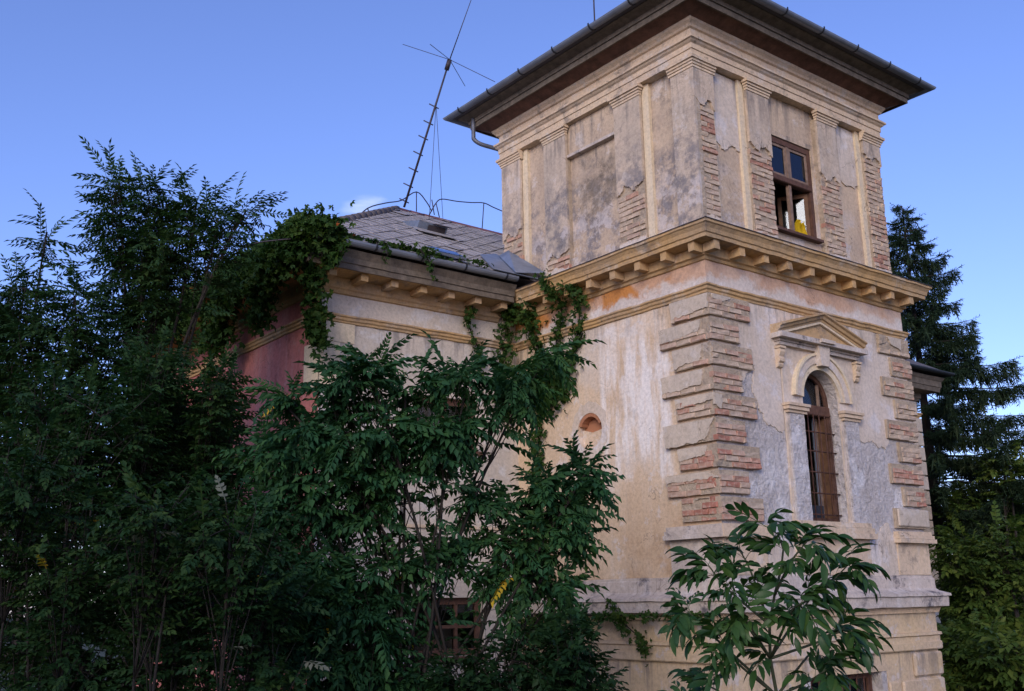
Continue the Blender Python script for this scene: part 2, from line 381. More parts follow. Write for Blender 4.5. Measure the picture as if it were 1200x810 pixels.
def leafmat(name, stops, trans=.3, rough=.55, clump=1.2, spec=.12):
    q = M(name); g = q.isl(); cl = q.noise(clump, 3, .5)
    f = q.math('ADD', q.math('MULTIPLY', g, .6), q.math('MULTIPLY', q.step(cl, .3, .7), .4))
    col = q.ramp(f, stops); q.set('Base Color', col); q.set('Roughness', rough); q.b.inputs['Specular IOR Level'].default_value = spec
    t = q.n.new('ShaderNodeBsdfTranslucent'); q.l.new(q.mix(1., col, (1.1, 1.25, .55), 'MULTIPLY'), t.inputs['Color'])
    mx = q.n.new('ShaderNodeMixShader'); mx.inputs[0].default_value = trans
    q.l.new(q.b.outputs[0], mx.inputs[1]); q.l.new(t.outputs[0], mx.inputs[2]); q.l.new(mx.outputs[0], q.n['Material Output'].inputs['Surface'])
    return q.m
G = lambda a, b, c: [(0, a), (.5, b), (1, c)]
mLA = leafmat('locust_leaf', G((.016, .042, .018), (.026, .062, .022), (.055, .090, .024)))
mLB = leafmat('sumac_leaf', G((.018, .056, .026), (.027, .084, .032), (.056, .12, .032)))
mLC = leafmat('shrub_leaf', G((.013, .036, .015), (.021, .055, .018), (.048, .085, .022)))
mLD2 = leafmat('dark_elder_leaf', G((.009, .026, .011), (.014, .040, .014), (.026, .055, .015)))
mLE = leafmat('walnut_leaf', G((.015, .048, .014), (.022, .064, .016), (.050, .10, .020)), trans=.24, rough=.45, spec=.25)
mLF = leafmat('creeper_leaf', G((.017, .046, .012), (.030, .070, .014), (.068, .105, .020)), clump=2.5)
mLG = leafmat('far_tree_leaf', G((.026, .056, .014), (.052, .092, .019), (.11, .14, .028)), clump=.8)
mSP = leafmat('spruce_needle', G((.012, .026, .014), (.018, .036, .017), (.032, .048, .018)), trans=.1)
mYL = leafmat('yellow_leaf', G((.40, .28, .02), (.5, .36, .03), (.45, .25, .03)))
mRL = leafmat('reddened_leaf', G((.30, .06, .02), (.36, .10, .03), (.22, .05, .02)))
mFW = leafmat('pale_flower_head', G((.10, .12, .09), (.16, .17, .13), (.13, .14, .10)))
mBK = plain('bark', (.018, .014, .011), .9, var=.4, scale=12, bump=.01)
mBG = plain('green_twig', (.05, .06, .03), .8, var=.3)
mSO = M('grassy_ground'); mSO.set('Base Color', mSO.mix(mSO.step(mSO.noise(.6, 8), .4, .6), (.035, .045, .018), (.05, .045, .025))); mSO.bump(mSO.noise(6, 8), .08); mSO = mSO.m

# ------------------------------------------------------------------ ground
bm = bmesh.new(); bmesh.ops.create_circle(bm, cap_ends=True, radius=600, segments=96)
for v in bm.verts: v.co.z = GZ
o = from_bm('ground', bm, mSO, None, 'structure')

# ------------------------------------------------------------------ the villa
V = thing('villa', 'derelict cream villa with square corner tower, peeling plaster and slate roofed wing', 'building', (2, 4, GZ))
CX = 2.15; AH = .405; ZS = 2.545                       # arched window: centre, half width, springing
LOWIN = (1.45, 2.98, -2.5, -1.0)
tw = wall('tower_wall', FR, rect(.003, TW-.003, GZ-.3, 4.55), [arch(CX-AH, CX+AH, .92, ZS), rect(*LOWIN)], 0, -.4, mRR, V)
tl = wall('tower_wall', FL, rect(.003, YW+.1, GZ-.3, 4.55), [[(2.25+.25*cos(a*pi/12), 2.25+.25*sin(a*pi/12)) for a in range(24)]], 0, -.4, mLW, V)
wall('tower_wall', FS, rect(.003, YW+.1, GZ-.3, 4.55), [], -.003, -.4, mCO, V)
q = M('orange_niche_brick'); q.set('Base Color', q.mix(q.noise(12, 6), (.40, .18, .085), (.34, .15, .09))); mNB = q.m
# round niche: bricked-up eye on the left face
nc = wall('niche_back', FL, [(2.25+.27*cos(a*pi/12), 2.25+.27*sin(a*pi/12)) for a in range(24)], [], -.13, -.2, mNB, tl)
wall('niche_fill', FL, ragged([(2.03, 2.26), (2.01, 2.10), (2.12, 2.02), (2.25, 2.0), (2.38, 2.02), (2.49, 2.10), (2.47, 2.28), (2.25, 2.24)], [0, 0, 0, 0, 0, 0, 1, 1], .02, .03, 3), [], -.075, -.129, mLW, tl)
bm = bmesh.new()
for a in range(2, 11):                                  # the brick arch that shows at its head
    t0, t1 = (a-.46)*pi/12, (a+.46)*pi/12
    vs = [bm.verts.new(FL(2.25+r*cos(t), dd, 2.25+r*sin(t))) for dd in (-.005, -.125) for r in (.2, .249) for t in (t0, t1)]
    for qd in ((0, 1, 3, 2), (4, 6, 7, 5), (0, 4, 5, 1), (2, 3, 7, 6), (0, 2, 6, 4), (1, 5, 7, 3)): bm.faces.new([vs[i] for i in qd])
from_bm('brick_arch', bm, mNB, tl)
rim = ragged([(2.25+.37*cos(a*pi/8), 2.25+.42*sin(a*pi/8)) for a in range(16)], [1]*16, .03, .03, 5)
wall('plaster_ring', FL, rim, [[(2.25+.252*cos(a*pi/12), 2.25+.252*sin(a*pi/12)) for a in range(24)]], .006, -.002, mCO, tl)

# plaster coat surviving on the right face: ragged lower edge over the rough white render
hole = arch(CX-.85, CX+.85, .5, 2.4)
coat = ragged([(.02, 2.0), (.42, 2.15), (.62, 2.72), (.82, 2.86), (.74, 2.55), (.86, 2.25), (1.0, 2.1), (1.33, 2.06), (1.33, 3.2), (2.98, 3.2), (2.98, 2.02), (3.2, 2.08), (3.6, 1.98), (3.85, 2.3), (4.36, 2.2), (4.36, 3.70), (.02, 3.70)],
              [1, 1, 1, 1, 1, 1, 1, 0, 0, 0, 1, 1, 1, 1, 0, 0, 0], .045, .02, 2)
wall('plaster_coat', FR, coat, [], .014, .001, mCO, tw)
low = ragged([(.05, .62), (.05, .1), (4.34, .1), (4.34, .72), (3.55, .76), (3.45, .95), (3.2, .80), (3.1, .62)], [0, 0, 0, 0, 1, 1, 1, 0], .03, .04, 6)
wall('plaster_coat', FR, low, [], .014, .001, mCO, tw)
TP = [(0, YW), (0, 0), (TW, 0), (TW, YW)]
ALL = [(XW, YB), (XW, YW), (0, YW), (0, 0), (TW, 0), (TW, YW), (XE, YW), (XE, YB)]
# lower storey: base cornice, string course, plinth
sweep('base_cornice', [(0, .235), (.035, .23), (.035, .20), (.05, .19), (.055, .06), (.085, .03), (.20, -.015), (.205, -.05), (.175, -.06), (.17, -.19), (.13, -.2), (.10, -.205), (.0, -.21)], TP, mST, V, j=.008, step=.09)
bm = bmesh.new()
for F, L in ((FR, TW), (FL, YW)):                        # fluted band beneath it
    n = int(L/.045); prev = None
    for i in range(n*2+1):
        s = -.08+(L+.16)*i/(n*2); d = .10 if i % 2 else .082
        cur = [bm.verts.new(F(s, d, -.205)), bm.verts.new(F(s, d-.035, -.275))]
        if prev: bm.faces.new((prev[0], cur[0], cur[1], prev[1]))
        prev = cur
from_bm('fluted_band', bm, mOL, V)
sweep('string_course', [(.0, -.26), (.025, -.262), (.025, -.53), (.065, -.54), (.07, -.575), (.045, -.59), (.045, -.66), (.06, -.668), (.062, -.755), (.05, -.77), (0, -.775)], TP, mLO, V, j=.004)
sweep('plinth_facing', [(0, -.776), (.012, -.777), (.012, GZ+.01)], [(0, YW), (0, 0), (LOWIN[0]-.12, 0)], mLO, V, j=.004)
sweep('plinth_facing', [(0, -.776), (.012, -.777), (.012, GZ+.01)], [(LOWIN[1]+.12, 0), (TW, 0), (TW, YW)], mLO, V, j=.004)
onebox('window_lintel', FR, LOWIN[0]-.12, LOWIN[1]+.12, 0, .012, -1.0, -.776, mLO, V)
# frieze mould all round, frieze, main cornice on the tower
sweep('frieze_moulding', [(0, 3.69), (.025, 3.695), (.03, 3.72), (.05, 3.735), (.055, 3.765), (.075, 3.78), (.075, 3.80), (0, 3.815)], ALL, mOC, V, j=.010, step=.06)
sweep('frieze', [(0, 3.81), (.008, 3.812), (.008, 4.14), (0, 4.145)], TP, mFR, V, j=.003)
sweep('main_cornice', [(0, 4.12), (.03, 4.13), (.045, 4.165), (.075, 4.18), (.075, 4.30), (.28, 4.31), (.283, 4.36), (.30, 4.37), (.312, 4.42), (.342, 4.465), (.36, 4.475), (.362, 4.512), (.34, 4.518), (-.1, 4.62)], TP, mOC, V, j=.009, step=.06)
sweep('cornice_flashing', [(.345, 4.520), (.374, 4.508), (.374, 4.516), (.345, 4.530), (-.09, 4.632), (-.09, 4.622)], TP, mLD, V, j=.002)
for i in range(10):
    c = -.05+.4845*i
    onebox('cornice_bracket', FR, c-.05, c+.05, .07, .25, 4.195, 4.312, mOC, V, j=.010)
for i in range(8):
    c = .0+.475*i
    onebox('cornice_bracket', FL, c-.05, c+.05, .07, .25, 4.195, 4.312, mOC, V, j=.010)

# ------------------------------------------------------------------ bricks
BR = {}
def brick_mesh(length, mat, k):
    key = (round(length, 2), mat.name, k)
    if key not in BR:
        r = random.Random(hash((round(length*100), k, len(mat.name)))); bm = bmesh.new(); hl, hh = length/2, .033
        g = lambda a: r.uniform(-a, a)*1.6
        fr_ = [bm.verts.new((x*(hl-.006)+g(.005), -.012+g(.006), z*(hh-.005)+g(.004))) for x, z in ((-1, -1), (1, -1), (1, 1), (-1, 1))]
        md = [bm.verts.new((x*hl+g(.003), .002, z*hh+g(.002))) for x, z in ((-1, -1), (1, -1), (1, 1), (-1, 1))]
        bk = [bm.verts.new((x*hl, .055, z*hh)) for x, z in ((-1, -1), (1, -1), (1, 1), (-1, 1))]
        bm.faces.new(fr_)
        for a, b in ((fr_, md), (md, bk)):
            for i in range(4): bm.faces.new((a[i], b[i], b[(i+1) % 4], a[(i+1) % 4]))
        bmesh.ops.recalc_face_normals(bm, faces=bm.faces[:]); me = bpy.data.meshes.new('brick'); bm.to_mesh(me); bm.free(); me.materials.append(mat); BR[key] = me
    return BR[key]
NB = [0]
def brickwork(F, s0, s1, z0, z1, d, parent, mat, skip=0., seed=0, edge=0.):
    """courses of real bricks filling s0..s1, z0..z1 with their faces about d proud; past 300 they are joined"""
    r = random.Random(seed); rot = 0 if abs(F.nv.y) > .5 else -pi/2
    z = z0+.034; k = 0; rest = []
    while z+.03 <= z1:
        b1 = s1+r.uniform(-edge, edge*.3); s = s0+r.uniform(-edge*.3, edge)
        first = True
        while s < b1-.05:
            L = min(.245 if not (first and k % 2) else .118, b1-s)
            if b1-(s+L) < .06: L = b1-s
            L = max(.05, L); first = False
            if r.random() >= skip:
                rest.append((s+L/2, z, round((L-.010)*50)/50))
            s += L
        z += .073; k += 1
    join = bmesh.new(); n = 0
    for s, z, L in rest:
        p = F(s, d+(r.uniform(-.005, .005) if r.random() > .07 else -.016), z); me = brick_mesh(L, mat, r.randrange(5))
        if NB[0] < 300:
            o = bpy.data.objects.new('brick', me); COL.objects.link(o); adopt(o, parent)
            o.location = p; o.rotation_euler = (r.uniform(-.02, .02), r.uniform(-.02, .02), rot+r.uniform(-.02, .02)); NB[0] += 1
        else:
            t = bmesh.new(); t.from_mesh(me); t.transform(Matrix.Translation(p) @ Matrix.Rotation(rot, 4, 'Z'))
            m2 = bpy.data.meshes.new('t'); t.to_mesh(m2); t.free(); join.from_mesh(m2); bpy.data.meshes.remove(m2); n += 1
    if n: from_bm('brickwork', join, mat, parent, 'stuff')
    else: join.free()

# ------------------------------------------------------------------ quoins
QH = (3.68-.84)/9
def quoin_core(name, spans, z0, z1, mat, d=.049):
    bm = bmesh.new()
    for F, a, b in spans: box(bm, F, a, b, -.01, d, z0, z1, j=.008)
    return from_bm(name, bm, mat, V)
for i in range(9):
    z1 = 3.68-QH*i; z0 = z1-QH+.040; odd = i % 2 == 0
    ws, wl_ = (.74, .58) if odd else (.50, .80)
    qn = quoin_core('quoin', [(FR, -.046, ws), (FL, -.042, wl_)], z0, z1, mMO)
    seed = 100+i; mt = mB2 if i >= 5 else mB1
    brickwork(FR, -.055, ws+.004, z0, z1, .052, qn, mt, skip=.07, seed=seed, edge=.012)
    # the left side keeps its skin on most blocks, eaten away along the foot
    bare = [.06, .10, .05, .07, .16, .0, .14, .18, .26][i]
    if i in (7, 8): patch('plaster_skin', FL, [(.12, z1-.01), (.12 if i == 8 else -.06, z0+bare), (.34 if i == 8 else wl_, z0+bare), (.34 if i == 8 else wl_, z1-.01)], [1, 1, 1, 0], .071, .04, mQU, qn, .02, seed)
    else: patch('plaster_skin', FL, [(-.04 if i in (0, 4, 5) else .09, z1-.008), (-.04 if i in (0, 4) else .13, z0+bare+.02), (wl_-.02, z0+bare-.015), (wl_+.005, z1-.008)], [1, 1, 1, 0], .071, .04, mQU, qn, .022, seed)
    if bare > .04: brickwork(FL, .0, wl_, z0, z0+bare+.05, .052, qn, mt, skip=.12, seed=seed+50, edge=.03)
    if i in (6, 7): brickwork(FL, .0, .35, z0+.06, z1-.02, .052, qn, mB2, seed=seed+80, edge=.05)
    if i == 0: patch('plaster_skin', FR, [(.02, z1-.006), (.02, z0+.21), (.20, z0+.19), (.34, z0+.24), (.36, z1-.006)], [1, 1, 1, 1, 0], .071, .04, mQU, qn, .02, seed+7)
    if i == 4: patch('plaster_skin', FR, [(-.066, z1-.02), (-.066, z0+.12), (.06, z0+.08), (.08, z1-.02)], [0, 1, 1, 1], .071, .04, mQU, qn, .02, seed+7)
for i in range(9):                                        # the far corner
    z1 = 3.68-QH*i; z0 = z1-QH+.040; ws = .74 if i % 2 == 0 else .47
    qn = quoin_core('quoin', [(FR, TW-ws, TW+.046), (FS, -.042, .5)], z0, z1, mMO)
    seed = 200+i
    if i in (0, 8):
        if i == 8: onebox('plaster_skin', FR, TW-ws+.02, TW+.060, .04, .076, z0+.02, z1-.01, mQU, qn, j=.006, bev=.015)
        else:
            brickwork(FR, TW-ws, TW+.057, z0, z0+.13, .052, qn, mB1, seed=seed, edge=.02)
            patch('plaster_skin', FR, [(TW-ws+.22, z1-.01), (TW-ws+.28, z0+.16), (TW-.2, z0+.09), (TW-.15, z1-.01)], [1, 1, 1, 0], .071, .04, mQU, qn, .02, seed)
            patch('plaster_skin', FR, [(TW-ws, z1-.01), (TW-ws, z0+.12), (TW-ws+.16, z0+.16), (TW-ws+.16, z1-.01)], [0, 1, 1, 0], .069, .04, mMO, qn, .02, seed+3)
    else: brickwork(FR, TW-ws+.03, TW+.057, z0, z1-.02, .052, qn, mB2 if i in (6, 7) else mB1, skip=.04, seed=seed, edge=.02)
# pedestal moulding the quoins stand on
for F, a, b, mt in ((FL, 0, .84, mST), (FR, 0, .80, mOL), (FR, TW-.78, TW, mOL)):
    bm = bmesh.new()
    for dd, z0, z1, ov in ((.075, .785, .835, 0), (.10, .735, .782, .012), (.12, .675, .732, .02), (.03, .24, .672, -.02)):
        e0 = -(dd-(.012 if F is FL else .006)) if a == 0 else a-ov; e1 = b+ov if a == 0 else TW+dd
        box(bm, F, e0, e1, -.01, dd, z0, z1, j=.005)
    from_bm('quoin_pedestal', bm, mt, V)

# ------------------------------------------------------------------ arched window and its surround
sp = wall('window_surround', FR, ragged([(CX-.80, .86), (CX+.80, .86), (CX+.80, 3.22), (CX-.80, 3.22)], [0, 1, 0, 1], .015, .06, 9),
          [arch(CX-AH-.003, CX+AH+.003, .862, ZS)], .03, .001, mCO, V)
def ring(name, r0, r1, d0, d1, mat, parent, z0=None):
    n = 18; pts = [(CX+r1*cos(pi*i/n), ZS+r1*sin(pi*i/n)) for i in range(n+1)]+[(CX+r0*cos(pi*i/n), ZS+r0*sin(pi*i/n)) for i in range(n, -1, -1)]
    return wall(name, FR, pts, [], d0, d1, mat, parent)
ring('archivolt', AH+.002, .49, .055, .02, mCR, sp); ring('archivolt', .492, .60, .075, .02, mCO, sp); ring('archivolt', .602, .64, .098, .02, mCR, sp)
for s0 in (CX-.78, CX+AH+.03):                             # jamb strips and imposts
    jw = .78-AH-.03
    patch('jamb', FR, [(s0+.02, .87), (s0+jw-.02, .87), (s0+jw-.02, 2.30), (s0+.02, 2.30)], [0, 1, 0, 1], .065, .02, mRR, sp, .012, int(s0*10), .05)
    bm = bmesh.new(); box(bm, FR, s0-.02, s0+jw+.02, .02, .085, 2.30, 2.335, j=.004); box(bm, FR, s0-.045, s0+jw+.035, .02, .115, 2.338, 2.385, j=.004); box(bm, FR, s0-.06, s0+jw+.045, .02, .135, 2.388, 2.425, j=.004)
    from_bm('impost', bm, mOL, sp)
for s0 in (CX-.90, CX+.80):                                # scrolled consoles
    bm = bmesh.new(); box(bm, FR, s0-.01, s0+.11, 0, .115, 3.135, 3.165, j=.003)
    prof = [(.0, 3.13), (.095, 3.13), (.105, 3.09), (.09, 3.05), (.075, 3.03), (.09, 3.0), (.085, 2.965), (.055, 2.945), (.065, 2.925), (.05, 2.895), (.0, 2.87)]
    for e in (0, 1): pass
    a_ = [bm.verts.new(FR(s0, d, z)) for d, z in prof]; b_ = [bm.verts.new(FR(s0+.10, d, z)) for d, z in prof]
    bm.faces.new(a_); bm.faces.new(b_[::-1])
    for k in range(len(prof)): bm.faces.new((a_[k], b_[k], b_[(k+1) % len(prof)], a_[(k+1) % len(prof)]))
    from_bm('console', bm, mOL, sp)
bm = bmesh.new()
vs = [bm.verts.new(FR(s, d, z)) for d in (.06, .15) for s, z in ((CX-.085, 2.99), (CX+.085, 2.99), (CX+.13, 3.29), (CX-.13, 3.29))]
for qd in ((0, 1, 2, 3), (4, 5, 6, 7), (0, 1, 5, 4), (1, 2, 6, 5), (2, 3, 7, 6), (3, 0, 4, 7)): bm.faces.new([vs[k] for k in qd])
box(bm, FR, CX-.15, CX+.15, .06, .235, 3.292, 3.34, j=.003)
from_bm('keystone', bm, mCO, sp)
PEDW = .96
def gable_moulding(prof, mat, name):
    """the two raking cornices of the pediment, mitred at the apex"""
    bm = bmesh.new(); zb, za = 3.335, 3.62
    for sg in (-1, 1):
        rows = []
        for s, zc in ((CX+sg*PEDW, zb), (CX, za)):
            rows.append([bm.verts.new(jit(FR(s-(sg*d*.0), d, zc+z), .004)) for d, z in prof])
        for k in range(len(prof)): bm.faces.new((rows[0][k], rows[0][(k+1) % len(prof)], rows[1][(k+1) % len(prof)], rows[1][k]))
        bm.faces.new(rows[0]); bm.faces.new(rows[1])
    return from_bm(name, bm, mat, sp)
pd = wall('pediment', FR, [(CX-PEDW+.06, 3.34), (CX+PEDW-.06, 3.34), (CX, 3.62)], [], .09, .001, mOC, V)
gable_moulding([(.0, 0), (.13, 0), (.135, .03), (.16, .035), (.175, .07), (.205, .085), (.205, .105), (0, .125)], mOC, 'raking_cornice').name = 'raking_cornice'
gable_moulding([(.1, -.04), (.128, -.035), (.128, -.004), (.1, -.002)], mCR, 'raking_fillet')
bm = bmesh.new()
box(bm, FR, CX-.88, CX+.88, 0, .09, 3.19, 3.235, j=.004); box(bm, FR, CX-.90, CX+.90, 0, .11, 3.237, 3.268, j=.004); box(bm, FR, CX-.965, CX+.965, 0, .195, 3.27, 3.335, j=.007)
from_bm('pediment_cornice', bm, mST, pd)
bm = bmesh.new()                                           # sill
box(bm, FR, CX-.80, CX+.80, -.2, .09, .855, .915, j=.006); box(bm, FR, CX-.83, CX+.83, -.01, .115, .78, .852, j=.008); box(bm, FR, CX-.86, CX+.86, -.012, .135, .70, .777, j=.008)
box(bm, FR, CX-.80, CX+.80, -.012, .04, .24, .697, j=.004)
from_bm('window_sill', bm, mOL, sp)
aw = wall('arched_window', FR, arch(CX-AH+.002, CX+AH-.002, .918, ZS), [arch(CX-AH+.062, CX+AH-.062, .98, ZS)], -.15, -.22, mWD, V)
onebox('transom', FR, CX-AH+.004, CX+AH-.004, -.235, -.125, 2.36, 2.50, mWD, aw, bev=.012)
onebox('glazing_bar', FR, CX+.19, CX+.225, -.215, -.155, 2.50, 2.80, mWP, aw); onebox('glazing_bar', FR, CX-.225, CX-.19, -.215, -.155, 2.50, 2.80, mWP, aw)
wall('pane', FR, arch(CX-AH+.064, CX+AH-.064, 2.502, ZS, 12), [], -.183, -.187, mGL, aw)
def leaf_board(name, s, z0, z1, length, ang, mat, parent, d=-.30, th=.03):
    c, sn = cos(ang), sin(ang); Fq = Face(FR(s, d, 0), (c, sn, 0), (sn, -c, 0)); return onebox(name, Fq, 0, length, -th/2, th/2, z0, z1, mat, parent, bev=.004)
leaf_board('shutter', CX+AH-.055, .985, 2.355, .15, radians(105), mWO, aw, d=-.17)
leaf_board('shutter', CX-AH+.055, .985, 2.355, .30, radians(75), mWO, aw, d=-.2)
onebox('sash_stile', FR, CX+.255, CX+.28, -.30, -.27, .985, 2.355, mWP, aw)
onebox('sash_board', FR, CX+.195, CX+.25, -.30, -.28, .985, 2.355, mZN, aw)
onebox('lower_panel', FR, CX-AH+.062, CX+.17, -.225, -.20, .985, 1.15, mZD, aw)
for k in range(6):
    s = CX-AH+.09+k*.125; tube('iron_bar', [FR(s, -.075, .90), FR(s, -.075, 2.37)], .009, mIR, aw, 6)
for z in (1.02, 1.30, 1.58, 1.86, 2.12): tube('iron_bar', [FR(CX-AH-.03, -.09, z), FR(CX+AH+.03, -.09, z)], .010, mIR, aw, 6)
# barred window low on the right face
lw = wall('barred_window', FR, rect(LOWIN[0]+.002, LOWIN[1]-.002, LOWIN[2], LOWIN[3]-.002), [rect(LOWIN[0]+.08, 2.19, -2.4, -1.08), rect(2.24, LOWIN[1]-.08, -2.4, -1.08)], -.16, -.23, mWD, V)
for a, b in ((LOWIN[0]+.08, 2.19), (2.24, LOWIN[1]-.08)): onebox('pane', FR, a, b, -.20, -.195, -2.4, -1.08, mGL, lw)
for k in range(9): s = LOWIN[0]+.12+k*.16; tube('iron_bar', [FR(s, -.08, -2.5), FR(s, -.08, -1.0)], .011, mIR, lw, 6)
# raised blocks of the rusticated basement
for i in range(10):
    z1 = -.80-i*.345
    if z1 < GZ+.4: break
    ws = .66 if i % 2 == 0 else .98
    bm = bmesh.new(); box(bm, FR, TW-ws, TW+.05, .0, .055, z1-.315, z1, j=.004, bev=.022); from_bm('basement_block', bm, mLO, V)
    bm = bmesh.new(); box(bm, FR, LOWIN[1]+.12, TW-ws-.04, .0, .040, z1-.315, z1, j=.004, bev=.018)
    if i > 0: from_bm('basement_block', bm, mLO, V)
    else: bm.free()
    for F, a, b in ((FR, -.05, .7 if i % 2 else 1.0), (FL, -.045, 1.0 if i % 2 else .7)):
        if i > 0: onebox('basement_block', F, a, b, 0, .055, z1-.315, z1, mLO, V, j=.004, bev=.022)

# ------------------------------------------------------------------ upper storey of the tower
UW = (1.60, 2.66, 4.93, 6.38)
uw = wall('upper_wall', FR, rect(.133, TW-.133, 4.5, 7.44), [rect(*UW)], -.13, -.40, mUP, V)
ul = wall('upper_wall', FL, rect(.136, TL-.136, 4.5, 7.44), [], -.13, -.40, mUP, V)
FB = Face((0, TL, 0), (1, 0, 0), (0, 1, 0))
wall('upper_wall', FB, rect(.139, TW-.139, 4.5, 7.44), [], -.13, -.40, mUP, V); wall('upper_wall', FS, rect(.14, TL-.14, 4.5, 7.44), [], -.13, -.40, mUP, V)
bm = bmesh.new(); box(bm, FR, .1, TW-.1, -TL+.1, -.1, 4.44, 4.49); from_bm('upper_floor', bm, mIN, V)
bm = bmesh.new(); box(bm, FR, .1, TW-.1, -TL+.1, -.1, 7.445, 7.47); from_bm('ceiling', bm, mIN, V)
UC = [(0, TL), (0, 0), (TW, 0), (TW, TL)]
sweep('entablature', [(-.15, 6.985), (.0, 6.99), (.0, 7.085), (.014, 7.09), (.014, 7.165), (.04, 7.185), (.055, 7.205), (.078, 7.215), (.078, 7.245), (.0, 7.262), (.0, 7.385), (.03, 7.40), (.045, 7.43), (.08, 7.465), (.09, 7.50), (-.3, 7.51)], UC, mOL, V, closed=True, j=.004, step=.12)
sweep('soffit', [(.088, 7.498), (.31, 7.578), (.31, 7.60), (.05, 7.53)], UC, mWR, V, closed=True, j=.003)
sweep('eave_board', [(.312, 7.556), (.336, 7.556), (.336, 7.635), (.358, 7.64), (.358, 7.705), (.50, 7.75), (.50, 7.78), (.31, 7.72)], UC, mWG, V, closed=True, j=.003)
sweep('tower_roof', [(.49, 7.755), (.60, 7.80), (.60, 7.825), (-1.0, 8.58), (-2.05, 9.05), (-2.05, 8.9), (.3, 7.78)], UC, mFE, V, closed=True, j=0, step=9)
gp = [(.60+.068*cos(t), 7.815+.068*sin(t)) for t in np.linspace(-.2, -pi-.1, 9)]+[(.60+.058*cos(t), 7.815+.058*sin(t)) for t in np.linspace(-pi-.1, -.2, 9)]
gut = sweep('gutter', gp+[gp[0]], UC, mZN, V, closed=True, j=0, step=2, smooth=False)
def hoop(F, s, dc, zc, r, mat, parent, name='gutter_strap', w=.012):
    bm = bmesh.new(); prev = None
    for t in np.linspace(.1, -pi-.1, 12):
        cur = [bm.verts.new(F(s+ds, dc+rr*cos(t), zc+rr*sin(t))) for ds, rr in ((-w, r+.002), (w, r+.002), (w, r+.010), (-w, r+.010))]
        if prev:
            for k in range(4): bm.faces.new((prev[k], prev[(k+1) % 4], cur[(k+1) % 4], cur[k]))
        prev = cur
    return from_bm(name, bm, mat, parent)
for k in range(7):
    hoop(FR, -.40+.83*k, .60, 7.815, .068, mZD, gut); hoop(FL, -.32+.79*k, .60, 7.815, .068, mZD, gut)
dp = curve3(FL(TL+.22, .36, 7.72), FL(TL+.22, .36, 7.42), FL(TL+.22, .345, 7.34), FL(TL+.16, .25, 7.26), FL(TL+.05, -.02, 7.20), FL(TL+.02, -.2, 7.15), n=6)
tube('downpipe', dp, .035, mDP, V, 10)
# pilasters
PR = [(.024, .43), (1.12, 1.60), (2.72, 3.20), (3.90, TW-.024)]
PL = [(.024, .42), (1.02, 1.54), (2.60, 3.11), (3.70, TL-.024)]
def pilaster(F, s0, s1, bare, seed, backs, gap=True, holes=()):
    pz = onebox('pilaster', F, s0+.004, s1-.004, -.135, -.051, 4.58, 6.87, mMO, V, j=.003)
    z = bare
    if z > 4.7: patch('plaster_skin', F, [(s0, 6.872), (s0, z+.04), (s0+(s1-s0)*.4, z-.06), (s0+(s1-s0)*.7, z+.05), (s1, z-.08), (s1, 6.872)], [0, 1, 1, 1, 0, 0], -.02, -.06, mPI, pz, .05, seed)
    else: patch('plaster_skin', F, [(s0, 6.872), (s0, 4.6), (s1, 4.6), (s1, 6.872)], [0, 1, 0, 0], -.02, -.06, mPI, pz, .02, seed)
    if z > 4.7:
        brickwork(F, s0, s1, 4.72, z-.02, -.047, pz, mB1, skip=.05 if F is FR else .25, seed=seed, edge=.012)
        patch('plaster_skin', F, [(s0+.02, 4.76), (s0, 4.58), (s1, 4.58), (s1-.03, 4.78)], [1, 0, 1, 1], -.03, -.06, mCO, pz, .04, seed+4)
    for a, b in backs:
        onebox('backing_strip', F, a, b, -.135, -.080, 4.58, 6.98, mCR, V, j=.002)
    bm = bmesh.new()
    if s0 > .1 and not (F is FR and s1 > 4.2) and not (F is FL and s1 > 4.1):
        box(bm, F, s0-.008, s1+.008, -.06, -.008, 6.835, 6.868, j=.002)
        for z0, z1, ov, dd in ((6.872, 6.905, .015, .004), (6.908, 6.938, .03, .022), (6.941, 6.982, .05, .045)): box(bm, F, s0-ov, s1+ov, -.06, dd, z0, z1, j=.003)
        from_bm('capital', bm, mOL, pz)
    else: bm.free()
    return pz
capprof = [(-.06, 6.833), (-.008, 6.835), (-.008, 6.866), (-.02, 6.868), (.004, 6.874), (.006, 6.905), (.022, 6.908), (.024, 6.938), (.045, 6.942), (.047, 6.98), (-.06, 6.984)]
sweep('capital', capprof, [(0, .45), (0, 0), (.46, 0)], mOL, V, j=.003); sweep('capital', capprof, [(3.87, 0), (TW, 0), (TW, .45)], mOL, V, j=.003)
sweep('capital', capprof, [(.45, TL), (0, TL), (0, 3.67)], mOL, V, j=.003)
pilaster(FR, *PR[0], 6.38, 31, [(.43, .48)]); pilaster(FR, *PR[1], 6.02, 32, [(1.01, 1.12)]); pilaster(FR, *PR[2], 5.98, 33, [(3.2, 3.25)]); pilaster(FR, *PR[3], 6.58, 34, [(3.79, 3.9)])
pilaster(FL, *PL[0], 4.6, 35, [(.42, .47)]); pilaster(FL, *PL[1], 5.55, 36, [(.90, 1.02)]); pilaster(FL, *PL[2], 4.98, 37, [(3.11, 3.18)]); pilaster(FL, *PL[3], 5.62, 38, [(3.58, 3.7)])
# blind window between the middle pilasters of the left face
onebox('blind_lintel', FL, 1.542, 2.598, -.135, -.085, 6.50, 6.984, mUP, V); onebox('blind_lintel_moulding', FL, 1.541, 2.599, -.13, -.045, 6.455, 6.498, mST, V, j=.003)
onebox('blind_sill', FL, 1.543, 2.597, -.135, -.07, 4.60, 4.86, mUP, V, j=.005)
